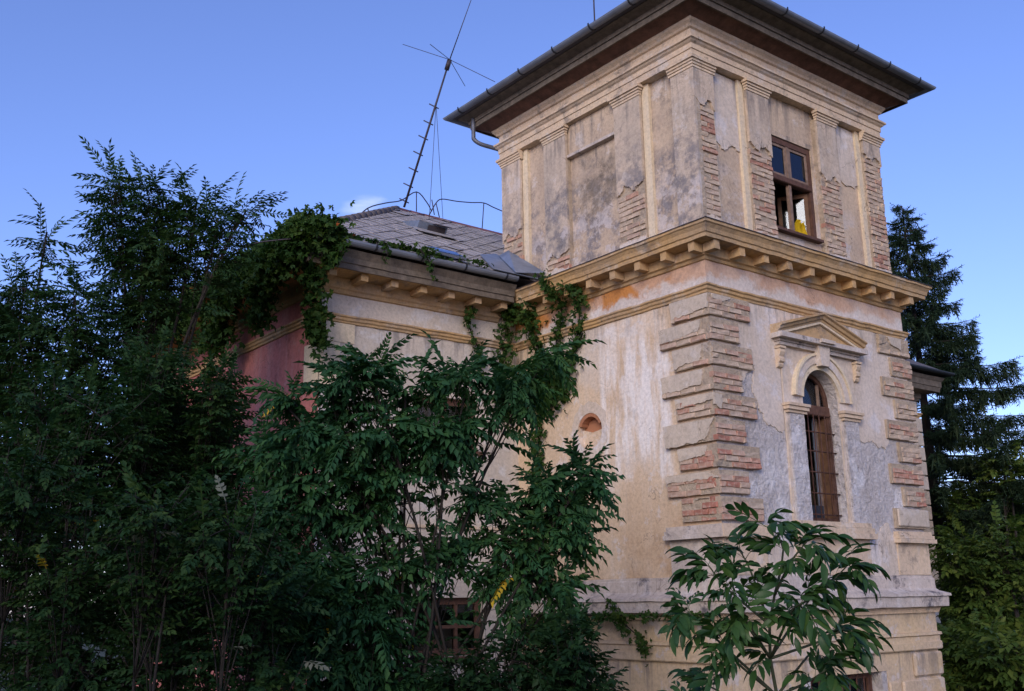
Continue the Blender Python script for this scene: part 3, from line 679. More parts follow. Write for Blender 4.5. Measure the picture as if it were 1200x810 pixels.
# loose patches of plaster left on the right-hand bays
patch('plaster_skin', FR, [(.49, 6.96), (.49, 5.95), (.7, 5.86), (.85, 5.95), (1.0, 5.9), (1.0, 6.96)], [0, 1, 1, 1, 0, 0], -.112, -.135, mCO, uw, .04, 61)
patch('plaster_skin', FR, [(3.26, 6.96), (3.26, 6.1), (3.5, 6.0), (3.78, 6.08), (3.78, 6.96)], [0, 1, 1, 0, 0], -.112, -.135, mCO, uw, .04, 62)
# upper window
uwn = wall('upper_window', FR, rect(1.604, 2.656, 4.934, 6.376), [rect(1.67, 2.59, 4.99, 5.70), rect(1.67, 2.59, 5.80, 6.29)], -.15, -.22, mWD, V)
onebox('mullion', FR, 2.10, 2.16, -.215, -.155, 5.80, 6.29, mWP, uwn); onebox('mullion', FR, 2.10, 2.155, -.212, -.158, 4.99, 5.70, mWP, uwn)
onebox('transom', FR, 1.64, 2.62, -.19, -.13, 5.705, 5.795, mWD, uwn, bev=.01)
for a, b in ((1.67, 2.10), (2.16, 2.59)):
    sh = wall('sash', FR, rect(a+.002, b-.002, 5.802, 6.288), [rect(a+.04, b-.04, 5.84, 6.25)], -.165, -.20, mWP, uwn)
    onebox('pane', FR, a+.04, b-.04, -.185, -.181, 5.84, 6.25, mGL, sh)
for a, ang in ((1.675, radians(64)), (2.585, radians(180-58))):   # casements standing open into the room
    c, sn = cos(ang), sin(ang); Fq = Face(FR(a, -.20, 0), (c, sn, 0), (sn, -c, 0))
    sh = wall('casement', Fq, rect(0, .43, 5.0, 5.69), [rect(.055, .375, 5.06, 5.63)], .018, -.018, mWO, uwn)
    onebox('pane', Fq, .055, .375, -.002, .002, 5.06, 5.63, mGL, sh)
onebox('window_board', FR, 1.60, 2.66, -.14, -.04, 4.905, 4.945, mWD, uwn, j=.003)
# ------------------------------------------------------------------ the wing
ww = wall('wing_wall', FW, rect(XW+.003, .05, GZ-.3, 4.5), [rect(-1.82, -.74, 2.10, 2.84), rect(-1.87, -.67, -.74, .04)], 0, -.4, mWI, V)
wall('wing_wall', FW, rect(TW-.05, XE-.003, GZ-.3, 4.5), [], 0, -.4, mWI, V)
FE_ = Face((XE, 0, 0), (0, 1, 0), (1, 0, 0)); wall('wing_wall', FE_, rect(YW+.003, YB, GZ-.3, 4.5), [], 0, -.4, mWI, V)
wall('wing_wall', Face((0, YB, 0), (1, 0, 0), (0, 1, 0)), rect(XW, XE, GZ-.3, 4.5), [], 0, -.4, mWI, V)
wall('wing_wall', FP, rect(YW+.003, YB, GZ-.3, 4.5), [], 0, -.4, mPK, V)
onebox('corner_strip', FW, XW-.012, XW+.52, 0, .012, 3.42, 3.688, mCR, V); onebox('corner_strip', FW, XW-.012, XW+.30, 0, .012, 3.12, 3.412, mCR, V)
onebox('corner_strip', FW, XW-.012, XW+.52, 0, .012, 2.78, 3.112, mCR, V); onebox('corner_strip', FP, YW-.012, YW+.42, 0, .012, 2.78, 3.40, mCR, V)
onebox('wing_string', FW, XW, -.001, 0, .03, .98, 1.02, mOL, V)
sweep('wing_cornice', [(0, 4.09), (.03, 4.10), (.05, 4.14), (.075, 4.16), (.08, 4.30), (.40, 4.33), (.41, 4.42), (.43, 4.43), (.46, 4.56), (0, 4.62)], [(XW, YB), (XW, YW), (-.36, YW)], mOC, V, j=.006, step=.15)
sweep('eave_board', [(.405, 4.318), (.43, 4.318), (.432, 4.395), (.45, 4.40), (.455, 4.475), (.51, 4.57), (.49, 4.58), (.44, 4.48), (.41, 4.40)], [(XW, YB), (XW, YW), (-.37, YW)], mWG, V, j=.006, step=.12)
sweep('wing_cornice', [(0, 4.06), (.03, 4.07), (.05, 4.12), (.075, 4.14), (.08, 4.235), (.36, 4.25), (.385, 4.345), (.40, 4.35), (.405, 4.47), (.43, 4.50), (.46, 4.56), (0, 4.62)], [(TW+.36, YW), (XE, YW), (XE, YB)], mWG, V, j=.006, step=.3)
for i in range(7): c = -3.36+.478*i; onebox('cornice_bracket', FW, c-.055, c+.055,   .075, .35, 4.225, 4.335, mOC, V, j=.004)
# quoins at the wing's far corner
for i in range(12):
    z1 = 3.68-.315*i; onebox('quoin', FW, XE-(.75 if i % 2 else .5), XE+.05, -.01, .05, z1-.29, z1, mQU if i < 5 else mMO, V, j=.008, bev=.012)
# windows in the wing
def simple_window(name, s0, s1, z0, z1, cols, rows, bars=True):
    wv = wall(name, FW, rect(s0+.002, s1-.002, z0+.002, z1-.002), [], -.30, -.31, mGL, V) if False else None
    cw, rh = (s1-s0-.14)/cols, (z1-z0-.14)/rows; hs = []
    for c in range(cols):
        for r in range(rows):
            a, b = s0+.07+c*cw, z0+.07+r*rh; hs.append(rect(a+.022, a+cw-.022, b+.022, b+rh-.022))
    wv = wall(name, FW, rect(s0+.002, s1-.002, z0+.002, z1-.002), hs, -.08, -.15, mWD, V)
    for h in hs: onebox('pane', FW, h[0][0], h[1][0], -.117, -.113, h[0][1], h[2][1], mGL, wv)
    onebox('window_sill', FW, s0-.06, s1+.06, -.05, .06, z0-.055, z0-.002, mWD, wv, j=.003)
    return wv
simple_window('wing_window', -1.82, -.74, 2.10, 2.84, 2, 1); simple_window('wing_window', -1.87, -.67, -.74, .04, 3, 2)
# ------------------------------------------------------------------ main roof
E_, ZE, TP_ = .56, 4.66, .618; RY = (YW-E_)+3.64; RZ = ZE+3.64*TP_
x0, x1, y0, y1 = XW-E_, XE+E_, YW-E_, RY+3.64
bm = bmesh.new(); A, B, Cc, D = [bm.verts.new((x, y, ZE)) for x, y in ((x0, y0), (x1, y0), (x1, y1), (x0, y1))]
R0, R1 = bm.verts.new((x0+3.64, RY, RZ)), bm.verts.new((x1-3.64, RY, RZ))
for f in ((A, B, R1, R0), (B, Cc, R1), (Cc, D, R0, R1), (D, A, R0), (A, D, Cc, B)): bm.faces.new(f)
rf = from_bm('roof', bm, mFE, V)
TH = atan(TP_); ct, stn = cos(TH), sin(TH)
def roofp(x, s, h=0.): return Vector((x, y0+s*ct-h*stn, ZE+s*stn+h*ct))
SLN = 3.64/ct; A_ = .255; Q = A_*sqrt(2)/2
def clip_poly(poly, fn):
    out = []
    for i in range(len(poly)):
        a, b = poly[i], poly[(i+1) % len(poly)]; fa, fb = fn(a), fn(b)
        if fa >= 0: out.append(a)
        if (fa >= 0) != (fb >= 0): t = fa/(fa-fb); out.append((a[0]+(b[0]-a[0])*t, a[1]+(b[1]-a[1])*t))
    return out
r_ = random.Random(5); SM = {}
hipk = 3.64/SLN
for row in range(-1, int(SLN/Q)+2):
    for c in range(int((x1-x0)/(2*Q))+2):
        cx = x0+2*Q*c+(Q if row % 2 else 0); cs = Q*row
        if cx > 2.7 or (cx > .2 and cs < .85): continue
        G_ = Q*1.22
        poly = [(cx, cs-G_), (cx+G_, cs), (cx, cs+G_*.98), (cx-G_, cs)]
        if cx > -1.0 and cs < 1.75 and cx > -1.05+.62*cs and cx > -.75: pass
        cp = clip_poly(poly, lambda p: p[1]+.03); cp = clip_poly(cp, lambda p: SLN-p[1]); cp = clip_poly(cp, lambda p: (p[0]-x0)-p[1]*hipk) if cp else cp
        if len(cp) < 3: continue
        bm = bmesh.new(); lift = r_.uniform(.0, .006) if r_.random() > .02 else .018; tx = r_.uniform(-.010, .010)
        hh = lambda p: .012+.026*(1-(p[1]-(cs-G_))/(2*G_))+lift+tx*(p[0]-cx)/G_*.5
        top = [bm.verts.new(roofp(p[0], p[1], hh(p)+.006)) for p in cp]; bot = [bm.verts.new(roofp(p[0], p[1], hh(p)-.001)) for p in cp]
        bm.faces.new(top); bm.faces.new(bot[::-1])
        for k in range(len(cp)): bm.faces.new((top[k], bot[k], bot[(k+1) % len(cp)], top[(k+1) % len(cp)]))
        from_bm('slate', bm, mSL, rf)
def cap_tiles(a, b, n, r, mat, name):
    a, b = np.array(a), np.array(b)
    for k in range(n):
        p, q_ = a+(b-a)*(k/n), a+(b-a)*((k+1.12)/n); tube(name, [p, q_], [r*1.06, r*.94], mat, rf, 8, False)
cap_tiles((x0, y0, ZE+.02), (x0+3.64, RY, RZ+.02), 16, .075, mFE, 'hip_tile'); cap_tiles((x0+3.64, RY, RZ+.01), (.6, RY, RZ+.01), 3, .06, mRT, 'ridge_tile')
tube('ridge_tile', [(.5, RY, RZ+.01), (x1-3.64, RY, RZ+.01)], .06, mRT, rf, 8, False)
# zinc valley against the tower
def sheet(name, pts, mat, parent, th=.01):
    bm = bmesh.new(); f = bm.faces.new([bm.verts.new(p) for p in pts]); n = f.normal
    f.normal_update(); nn = f.normal.copy(); e = bmesh.ops.extrude_face_region(bm, geom=[f])
    for g in e['geom']:
        if isinstance(g, bmesh.types.BMVert): g.co += nn*th
    return from_bm(name, bm, mat, parent)
sheet('valley_flashing', [roofp(-.92, -.06, .062), roofp(.03, -.06, .062), roofp(.03, 1.0, .062), roofp(.10, 1.42, .062), roofp(-.50, .98, .062)], mZS, rf)
sheet('valley_flashing', [roofp(-.50, -.05, .08), roofp(.05, -.05, .17), roofp(.05, 1.05, .22), roofp(-.02, 1.15, .085)], mZS, rf)
# wing gutter
WG = [(x0+.06, YB), (x0+.06, y0+.06), (-.42, y0+.06)]
gq = [(.06+.068*cos(t), 4.665+.068*sin(t)) for t in np.linspace(0, -pi, 9)]+[(.06+.058*cos(t), 4.665+.058*sin(t)) for t in np.linspace(-pi, 0, 9)]
wg = sweep('gutter', gq+[gq[0]], WG, mZN, V, j=0, step=3)
FG = Face((0, y0+.06, 0), (1, 0, 0), (0, -1, 0))
for k in range(6): hoop(FG, -3.6+k*.74, .06, 4.665, .068, mZD, wg)
EG = [(TW+.4, y0+.06), (x1-.06, y0+.06), (x1-.06, YB)]
wg2 = sweep('gutter', gq+[gq[0]], EG, mZD, V, j=0, step=3)
# roof hatch and skylight
bm = bmesh.new()
hs = [roofp(-1.02, 2.28, .02), roofp(-.42, 2.12, .02), roofp(-.42, 2.72, .02), roofp(-1.02, 2.72, .02)]
onF = Face(roofp(-.95, 2.2, 0), (1, 0, 0), (0, -ct*0-stn*0-1, 0))
bm.free()
bm = bmesh.new(); P8 = [roofp(x, s, h) for x, s, h in ((-.98, 2.22, .02), (-.42, 2.22, .02), (-.42, 2.75, .02), (-.98, 2.75, .02), (-.98, 2.22, .20), (-.42, 2.22, .20), (-.42, 2.75, .05), (-.98, 2.75, .05))]
vs = [bm.verts.new(p) for p in P8]
for qd in ((0, 1, 5, 4), (1, 2, 6, 5), (2, 3, 7, 6), (3, 0, 4, 7), (4, 5, 6, 7)): bm.faces.new([vs[k] for k in qd])
ht = from_bm('roof_hatch', bm, mZS, rf)
sheet('hatch_opening', [roofp(-.80, 2.205, .04), roofp(-.46, 2.205, .04), roofp(-.46, 2.205, .17), roofp(-.80, 2.205, .17)], mLD, rf, .004)
sheet('hatch_lid', [roofp(-.72, 2.12, .21), roofp(-.40, 2.12, .21), roofp(-.40, 2.78, .07), roofp(-.72, 2.78, .07)], mLD, rf, .012)
sheet('hatch_apron', [roofp(-1.05, 1.98, .07), roofp(-.32, 1.98, .07), roofp(-.36, 2.23, .07), roofp(-1.05, 2.23, .07)], mSL, rf, .008)
sk = sheet('skylight', [roofp(-1.86, .02, .09), roofp(-1.36, .02, .09), roofp(-1.36, .34, .09), roofp(-1.86, .34, .09)], mZS, rf, .03)
sheet('pane', [roofp(-1.82, .05, .125), roofp(-1.40, .05, .125), roofp(-1.40, .30, .125), roofp(-1.82, .30, .125)], mGL, sk, .004)

# ------------------------------------------------------------------ antenna, lightning conductors, cloth
ab = np.array([x0+3.64+.12, RY, RZ+.03]); DA = float((ab-CAM) @ CF)
def ap(x, y, dd=0): return at(x, y, DA+dd)
an = thing('antenna', 'leaning whip antenna mast with climbing rungs and four radials on the ridge', 'antenna', ab)
mast0 = ap(473.5, 243); mast1 = ap(527, 70); mast2 = ap(560, -22)
tube('mast', [mast0, mast0+(mast1-mast0)*.66, mast1], [.022, .02, .016], mAN, an); tube('whip', [mast1, (mast1+mast2)/2, mast2], [.011, .008, .005], mAN, an)
tube('base_box', [mast0+(mast1-mast0)*.93, mast1], .045, mAN, an)
for x, y in ((508.5, 124.6), (502, 144), (496, 161.5), (490, 180), (484.5, 199), (478.4, 217.4), (473.6, 235.4)):
    c = ap(x, y); v = CR*.0; h_ = np.array([.62, -.55, -.12])*.0
    tube('rung', [c-np.array([.085, -.03, -.035]), c, c+np.array([.085, -.03, -.035])], .011, mAN, an, 6)
for x, y, dd in ((472, 52, .5), (580, 96, -.5), (504, 52, -.8), (545, 101, .8)): tube('radial', [mast1, ap(x, y, dd)], .006, mAN, an, 5)
for x, y, dd in ((503, 252, -.1), (519, 252, .5)): tube('guy_wire', [ap(511, 122), ap(x, y+4, dd)], .005, mAN, an, 5)
lc = thing('lightning_conductor', 'thin lightning conductor wire on posts along the slate roof ridge and hip', 'conductor', (x0+2.5, RY-1, RZ))
def hipw(x, y):                                          # the wire's point above the hip or the ridge
    t = max(0., min(1., (x-355)/(464-355)))
    if x <= 464: base = np.array([x0+3.64*t, y0+3.64*t, ZE])
    else: base = np.array([x0+3.64+(x-464)/48., RY, RZ])
    return at(x, y, float((base-CAM) @ CF))
W1 = [hipw(*p) for p in ((250, 309), (272, 296), (300, 285), (330, 281), (345, 278), (358, 258), (382, 262), (404, 263), (414, 260), (431, 244), (452, 238), (470, 235), (488, 225), (500, 237), (506, 248))]
W2 = [hipw(*p) for p in ((503, 252), (511, 238), (518, 233.5), (535, 236), (552, 237.5), (567, 238), (578, 243), (592, 249))]
tube('wire', curve3(*W1, n=4), .011, mAN, lc, 5); tube('wire', curve3(*W2, n=4), .011, mAN, lc, 5)
for a, b in (((358, 258), (356, 268)), ((358, 258), (366, 272)), ((431, 244), (432.5, 254)), ((488, 225), (488, 248)), ((506, 234), (509, 252)), ((511, 238), (515, 255)), ((567, 238), (565, 268))):
    tube('post', [hipw(*a), hipw(*b)], .010, mAN, lc, 5)
tr_ = thing('lightning_rod', 'thin vertical rod rising from the tower roof behind its gutter', 'rod', (.5, 2.35, 8.28))
tube('rod', [(.5, 2.35, 8.25), (.5, 2.35, 10.3)], .012, mAN, tr_, 6); tube('rod_foot', [(.5, 2.35, 8.2), (.5, 2.35, 8.45)], .03, mAN, tr_, 6)
# yellow cloth over the sill of the upper window
bm = bmesh.new(); g = 9; vv = []
for i in range(g):
    row = []
    for j_ in range(g):
        u, v = i/(g-1), j_/(g-1); s = 2.34+.22*u*(1-.45*v); z = 4.955+.30*v-.05*sin(u*3); d = -.17-.10*sin(v*2.4)-.05*sin(u*9+v*3)
        row.append(bm.verts.new(FR(s, d, z)))
    vv.append(row)
for i in range(g-1):
    for j_ in range(g-1): bm.faces.new((vv[i][j_], vv[i+1][j_], vv[i+1][j_+1], vv[i][j_+1]))
f_ = bmesh.ops.solidify(bm, geom=bm.faces[:], thickness=.012)
o = from_bm('cloth', bm, mYC, None, None, True); tag(o, 'crumpled yellow cloth lying on the sill of the tower window', 'cloth')

# ------------------------------------------------------------------ vegetation
def unit(v): return v/(np.linalg.norm(v, axis=-1, keepdims=True)+1e-9)
def leaflet(base, d, up, ln, wd, segs=1, curl=.15, fold=.15):
    """one leaf blade as triangles: folded along its midrib, curling down towards the tip"""
    d = unit(np.array(d, float)); side = unit(np.cross(up, d)); nrm = np.cross(d, side)
    if segs == 1:
        b = np.array(base); m = b+d*ln*.45-nrm*curl*ln*.15; t = b+d*ln-nrm*curl*ln
        return [b, m+side*wd/2+nrm*fold*wd, t, m-side*wd/2+nrm*fold*wd], [(0, 1, 2), (0, 2, 3)]
    V_ = []; F_ = []; prof = [0, .62, 1.0, .95, .68, .0] if segs == 5 else [0, .9, .85, 0]
    n = len(prof)-1
    for k in range(n+1):
        t = k/n; c = np.array(base)+d*ln*t-nrm*curl*ln*t*t; h = wd/2*prof[k]
        V_ += [c, c+side*h+nrm*fold*2.2*h, c-side*h+nrm*fold*2.2*h]
    for k in range(n):
        a, b = 3*k, 3*k+3
        F_ += [(a, b, b+1), (a, b+1, a+1), (a, a+2, b+2), (a, b+2, b)]
    return V_, F_
def pinnate(pairs, L, ll, lw, sag=.2, ang=60, segs=1, start=.15, seed=0, terminal=True, rach=.004, curl=.2, taper=.35):
    r = random.Random(seed); V_, F_ = [], []
    def put(v, f):
        o = len(V_); V_.extend(v); F_.extend([tuple(i+o for i in q) for q in f])
    pt = lambda t: np.array([L*t, 0, -sag*L*t*t])
    for k in range(6):
        pass
    n = 4
    for k in range(n):
        a, b = pt(k/n), pt((k+1)/n); put([a+[0, rach, 0], a-[0, rach, 0], b-[0, rach, 0], b+[0, rach, 0]], [(0, 1, 2), (0, 2, 3)])
    for k in range(pairs):
        t = start+(1-start)*(k+.3)/pairs; sz = 1-taper*abs(t-.45)*1.5
        for sg in (-1, 1):
            a = radians(ang+r.uniform(-14, 14)-15*t); d = (cos(a), sg*sin(a), -.15-sag*t+r.uniform(-.25, .2))
            put(*leaflet(pt(t+r.uniform(-.015, .015)), d, (r.uniform(-.3, .3), r.uniform(-.3, .3), 1), ll*sz*r.uniform(.85, 1.1), lw*sz*r.uniform(.85, 1.1), segs, curl))
    if terminal: put(*leaflet(pt(1), (1, 0, -2*sag), (0, 0, 1), ll*.9, lw*.95, segs, curl))
    return np.array(V_), np.array(F_)
def palm(n, ll, lw, seed=0, segs=1):
    r = random.Random(seed); V_, F_ = [], []
    for k in range(n):
        a = radians((k-(n-1)/2)*46+r.uniform(-8, 8)); v, f = leaflet((0, 0, 0), (cos(a), sin(a), r.uniform(-.3, 0)), (0, 0, 1), ll*(1-.12*abs(k-(n-1)/2)), lw, segs, .2)
        o = len(V_); V_ += v; F_ += [tuple(i+o for i in q) for q in f]
    return np.array(V_), np.array(F_)
def stamp(T, P, Dn, up, sc_):
    """place template (V, F) at points P pointing along Dn with given ups and scales"""
    Vt, Ft = T; X = unit(Dn); Y = unit(np.cross(up, X)); Z = np.cross(X, Y)
    Rm = np.stack([X, Y, Z], axis=2)*sc_[:, None, None]
    V_ = np.einsum('nij,vj->nvi', Rm, Vt)+P[:, None, :]
    F_ = Ft[None]+(np.arange(len(P))*len(Vt))[:, None, None]
    return V_.reshape(-1, 3), F_.reshape(-1, 3)
class Crown:
    def __init__(s): s.P, s.D = [], []
    def leaf(s, p, d): s.P.append(p); s.D.append(d)
    def build(s, name, temps, mat, parent, size=(.8, 1.2), flat=.35, extra=None, kind=None):
        P, Dn = np.array(s.P), np.array(s.D); n = len(P); so = Soup(); mi = []
        which = rng.integers(0, len(temps), n); up = np.array([0, 0, 1.])+rng.normal(0, flat, (n, 3)); sz = rng.uniform(*size, n)
        ex = rng.random(n) < (extra[1] if extra else 0)
        for k, T in enumerate(temps):
            for e in (False, True):
                m = (which == k) & (ex == e)
                if m.any():
                    v, f = stamp(T, P[m], Dn[m], up[m], sz[m]); so.add(v, f); mi.append(np.full(len(f), int(e)))
        return from_tris(name, np.concatenate(so.V), np.concatenate(so.F), [mat]+([extra[0]] if extra else []), parent, np.concatenate(mi), kind=kind)
def bez(a, b, lift=.2, wob=.08, n=7):
    a, b = np.array(a, float), np.array(b, float); L = np.linalg.norm(b-a); m = (a+b)/2+np.array([0, 0, lift*L])+rng.normal(0, wob*L, 3)
    t = np.linspace(0, 1, n)[:, None]; return (1-t)**2*a+2*t*(1-t)*m+t*t*b
def ball():
    while True:
        p = rng.uniform(-1, 1, 3)
        if p@p <= 1: return p
def clump(x, y, D, rx, ry, rd=None, n=16):
    k = D/FPX; rx, ry = rx*k, ry*k; return (at(x, y, D), CR*rx, CU*ry, CF*(rd if rd else (rx+ry)/2), n)
def plant(name, label, cat, base, clumps, temps, mat, lsp=.09, group=None, trunk_r=.07, top=None, size=(.8, 1.2), extra=None, bark=None, twig_r=.006, fork=.45, stems=1, lift=.15, shell=.2, droop=.05, tight=1., rosette=0):
    base = np.array(base, float); t = thing(name, label, cat, tuple(base), group); bark = bark or mBK
    wood = Soup(); cr = Crown()
    cs = np.array([c[0] for c in clumps]); top = np.array(top) if top is not None else cs[np.argmax(cs[:, 2])]
    trunks = []
    for k in range(stems):
        bb = base+(rng.normal(0, .12, 3)*[1, 1, 0] if k else 0); tp = top if k == 0 else cs[rng.integers(len(cs))]
        tr = bez(bb, base+(tp-base)*.9, .0, .05, 12); trunks.append(tr); rr = np.linspace(trunk_r*(1 if k == 0 else .8), trunk_r*.22, 12); wood.tube(tr, rr, 7)
    for c, ax, ay, az, n in clumps:
        tr = trunks[rng.integers(stems)]; h = np.clip((c[2]-base[2])*fork/max(.1, tr[-1][2]-base[2])+rng.uniform(-.05, .15), .12, .93)
        i0 = int(h*11); limb = bez(tr[i0], c, lift, .07, 9); r0 = trunk_r*.5*(1-h*.5)
        wood.tube(limb, np.linspace(r0, twig_r*1.6, 9), 6)
        for k in range(n):
            b = ball(); rr = np.linalg.norm(b); b = b/(rr+1e-6)*(shell+(1-shell)*rr)
            p = c+(ax*b[0]+ay*b[1]+az*b[2])*tight; s = limb[rng.integers(4, 9)]; tw = bez(s, p, lift*.6, .06, 7)
            wood.tube(tw, np.linspace(twig_r, twig_r*.35, 7), 4)
            L = np.linalg.norm(np.diff(tw, axis=0), axis=1).sum(); m = max(3, int(L*.75/lsp))
            for q in range(m):
                u = .25+.75*(q+rng.random()*.6)/m; f = min(u, .999)*6; i = int(f); pt = tw[i]+(tw[min(i+1, 6)]-tw[i])*(f-i); tan_ = tw[min(i+1, 6)]-tw[max(i-1, 0)]
                tan_ = tan_/(np.linalg.norm(tan_)+1e-9); sd = rng.normal(0, 1, 3); sd -= tan_*(sd@tan_); sd /= np.linalg.norm(sd)+1e-9
                dl = tan_*.55+sd*.85; dl[2] = dl[2]*.4+rng.uniform(-.35, .22); cr.leaf(pt, dl)
            dl = tw[-1]-tw[-2]; dl = dl/np.linalg.norm(dl); dl[2] *= .5; cr.leaf(tw[-1], dl)
            for q in range(rosette):
                sd = rng.normal(0, 1, 3); sd -= dl*(sd@dl); sd /= np.linalg.norm(sd)+1e-9; d2 = dl*.35+sd; d2[2] = d2[2]*.6+.05; cr.leaf(tw[-1]-dl*rng.uniform(0, .06), d2)
    wood.build('trunk', bark, t, True); cr.build('crown', temps, mat, t, size, extra=extra)
    return t
LOC = [pinnate(7, .36, .088, .032, .25, 62, seed=k) for k in range(3)]
SUM = [pinnate(5+k, .24+.05*k, .096, .044, .45, 62, seed=10+k, segs=1, curl=.3) for k in range(3)]
SHR = [pinnate(4, .20, .065, .036, .15, 52, seed=20+k) for k in range(3)]
ELD = [pinnate(3, .16, .075, .042, .2, 55, seed=30+k) for k in range(3)]
WAL = [pinnate(3+(k % 2), .24, .165, .054, .6, 56, segs=5, start=.28, seed=40+k, rach=.003, curl=.5, taper=.25) for k in range(5)]
FAR = [pinnate(4, .34, .13, .075, .15, 52, seed=50+k) for k in range(3)]
CRE = [palm(5, .075, .036, k) for k in range(3)]+[palm(3, .07, .042, 9)]
gnd = lambda x, D: tuple(np.append((CAM+(CF*D+CR*(x-600)*D/FPX))[:2], GZ))

# the tall locust on the left
plant('locust_tree', 'tall dark locust tree with feathery sprays reaching against the sky left of the roof', 'tree', gnd(190, 12.6),
      [clump(*c) for c in ((140, 214, 12.6, 14, 26, .3, 10), (185, 238, 12.6, 32, 26, .4, 19), (230, 234, 12.4, 20, 14, .3, 9), (256, 256, 12.3, 22, 12, .3, 9), (288, 248, 12.2, 18, 7, .2, 7),
       (128, 268, 12.9, 14, 14, .3, 5), (165, 295, 12.7, 40, 30, .5, 22), (205, 296, 12.4, 32, 22, .5, 17), (150, 350, 12.6, 36, 26, .5, 14), (185, 362, 12.3, 36, 26, .5, 12), (165, 420, 12.3, 60, 34, .6, 18))],
      LOC, mLA, .07, trunk_r=.07, fork=.62, top=at(180, 260, 12.6), lift=.1)
plant('locust_tree', 'dark locust tree at the far left edge with one upright spray above its crown', 'tree', gnd(40, 11.4),
      [clump(*c) for c in ((55, 272, 11.4, 8, 18, .2, 4), (30, 338, 11.4, 34, 22, .45, 12), (88, 348, 11.2, 26, 24, .45, 10), (0, 362, 11.5, 30, 24, .5, 10), (70, 395, 11.2, 50, 30, .6, 18), (-30, 410, 11.4, 50, 50, .6, 18), (110, 425, 11, 45, 30, .6, 14), (20, 445, 11.2, 60, 36, .6, 20))],
      LOC, mLA, .07, trunk_r=.055, fork=.6, lift=.1)
# dense shrubs of the left foreground
SH = [('leafy dark shrub at the lower left corner of the view', (40, 640), 8.2, ((40, 560, 70, 60), (-10, 640, 60, 70), (90, 650, 70, 60), (30, 740, 90, 60), (110, 760, 60, 60), (20, 820, 90, 50), (120, 820, 90, 50))),
      ('broad dark shrub below the far left locust tree', (90, 500), 9.4, ((40, 480, 70, 50), (120, 490, 70, 50), (170, 540, 60, 50), (80, 560, 80, 50), (0, 540, 50, 60))),
      ('dark shrub in shade against the pink side wall', (250, 470), 10.6, ((190, 430, 36, 30), (190, 480, 70, 45), (255, 490, 30, 34), (255, 550, 46, 40), (262, 445, 14, 18), (170, 440, 50, 40))),
      ('tangled shrub with pale flower heads in the left foreground', (220, 640), 7.8, ((200, 600, 75, 55), (270, 620, 70, 55), (160, 680, 70, 60), (250, 700, 80, 60), (320, 680, 55, 60), (210, 780, 90, 60), (320, 780, 60, 50), (150, 830, 80, 50), (290, 840, 90, 50)))]
for lab, (bx, by), D, cl in SH:
    plant('shrub', lab, 'shrub', gnd(bx, D), [clump(x, y, D+rng.uniform(-.5, .5), rx, ry, .55, 30) for x, y, rx, ry in cl], SHR, mLC, .075, 'shrubs massed at the left', trunk_r=.035, fork=.5, stems=3, extra=(mFW, .012) if 'flower' in lab else (mYL, .001))
# unseen tree added behind the viewpoint to cast shade on the left foreground
shade = np.append((CAM-CR*6.2-CF*2.6)[:2], GZ)
def clump_w(dx, dy, z, r, n): c = np.array([shade[0]+dx, shade[1]+dy, z]); return (c, np.array([r, 0, 0.]), np.array([0, r, 0.]), np.array([0, 0, r*.8]), n)
plant('linden_tree', 'broad leafy tree standing beside the viewpoint and shading the shrubs', 'tree', tuple(shade),
      [clump_w(*c) for c in ((0, 0, 2.6, 1.9, 60), (-1.5, .9, 1.2, 1.7, 55), (1.0, -1.1, 1.0, 1.6, 50), (-.6, -1.6, .6, 1.6, 50), (-.5, 1.6, -.4, 1.5, 45), (-2.4, -.2, .2, 1.6, 45), (.2, .2, -.8, 1.5, 40))], FAR, mLC, .16, trunk_r=.16, fork=.55, size=(1.1, 1.7))
# trees closing the view behind them
for lab, bx, D, cl in (('big dark tree standing behind the shrubs at the far left', 20, 17.5, ((0, 470, 110, 90), (110, 520, 90, 70), (20, 600, 120, 80), (130, 640, 90, 90), (-60, 560, 80, 120), (60, 720, 130, 80))),
                       ('dark tree behind the shrubs in front of the pink wall', 200, 12.9, ((200, 500, 60, 50), (230, 570, 55, 60), (180, 600, 70, 60), (240, 650, 60, 60), (200, 710, 80, 60)))):
    plant('background_tree', lab, 'tree', gnd(bx, D), [clump(x, y, D, rx, ry, .9, 46) for x, y, rx, ry in cl], FAR, mLD2, .12, 'trees closing the view on the left', trunk_r=.12, fork=.5)
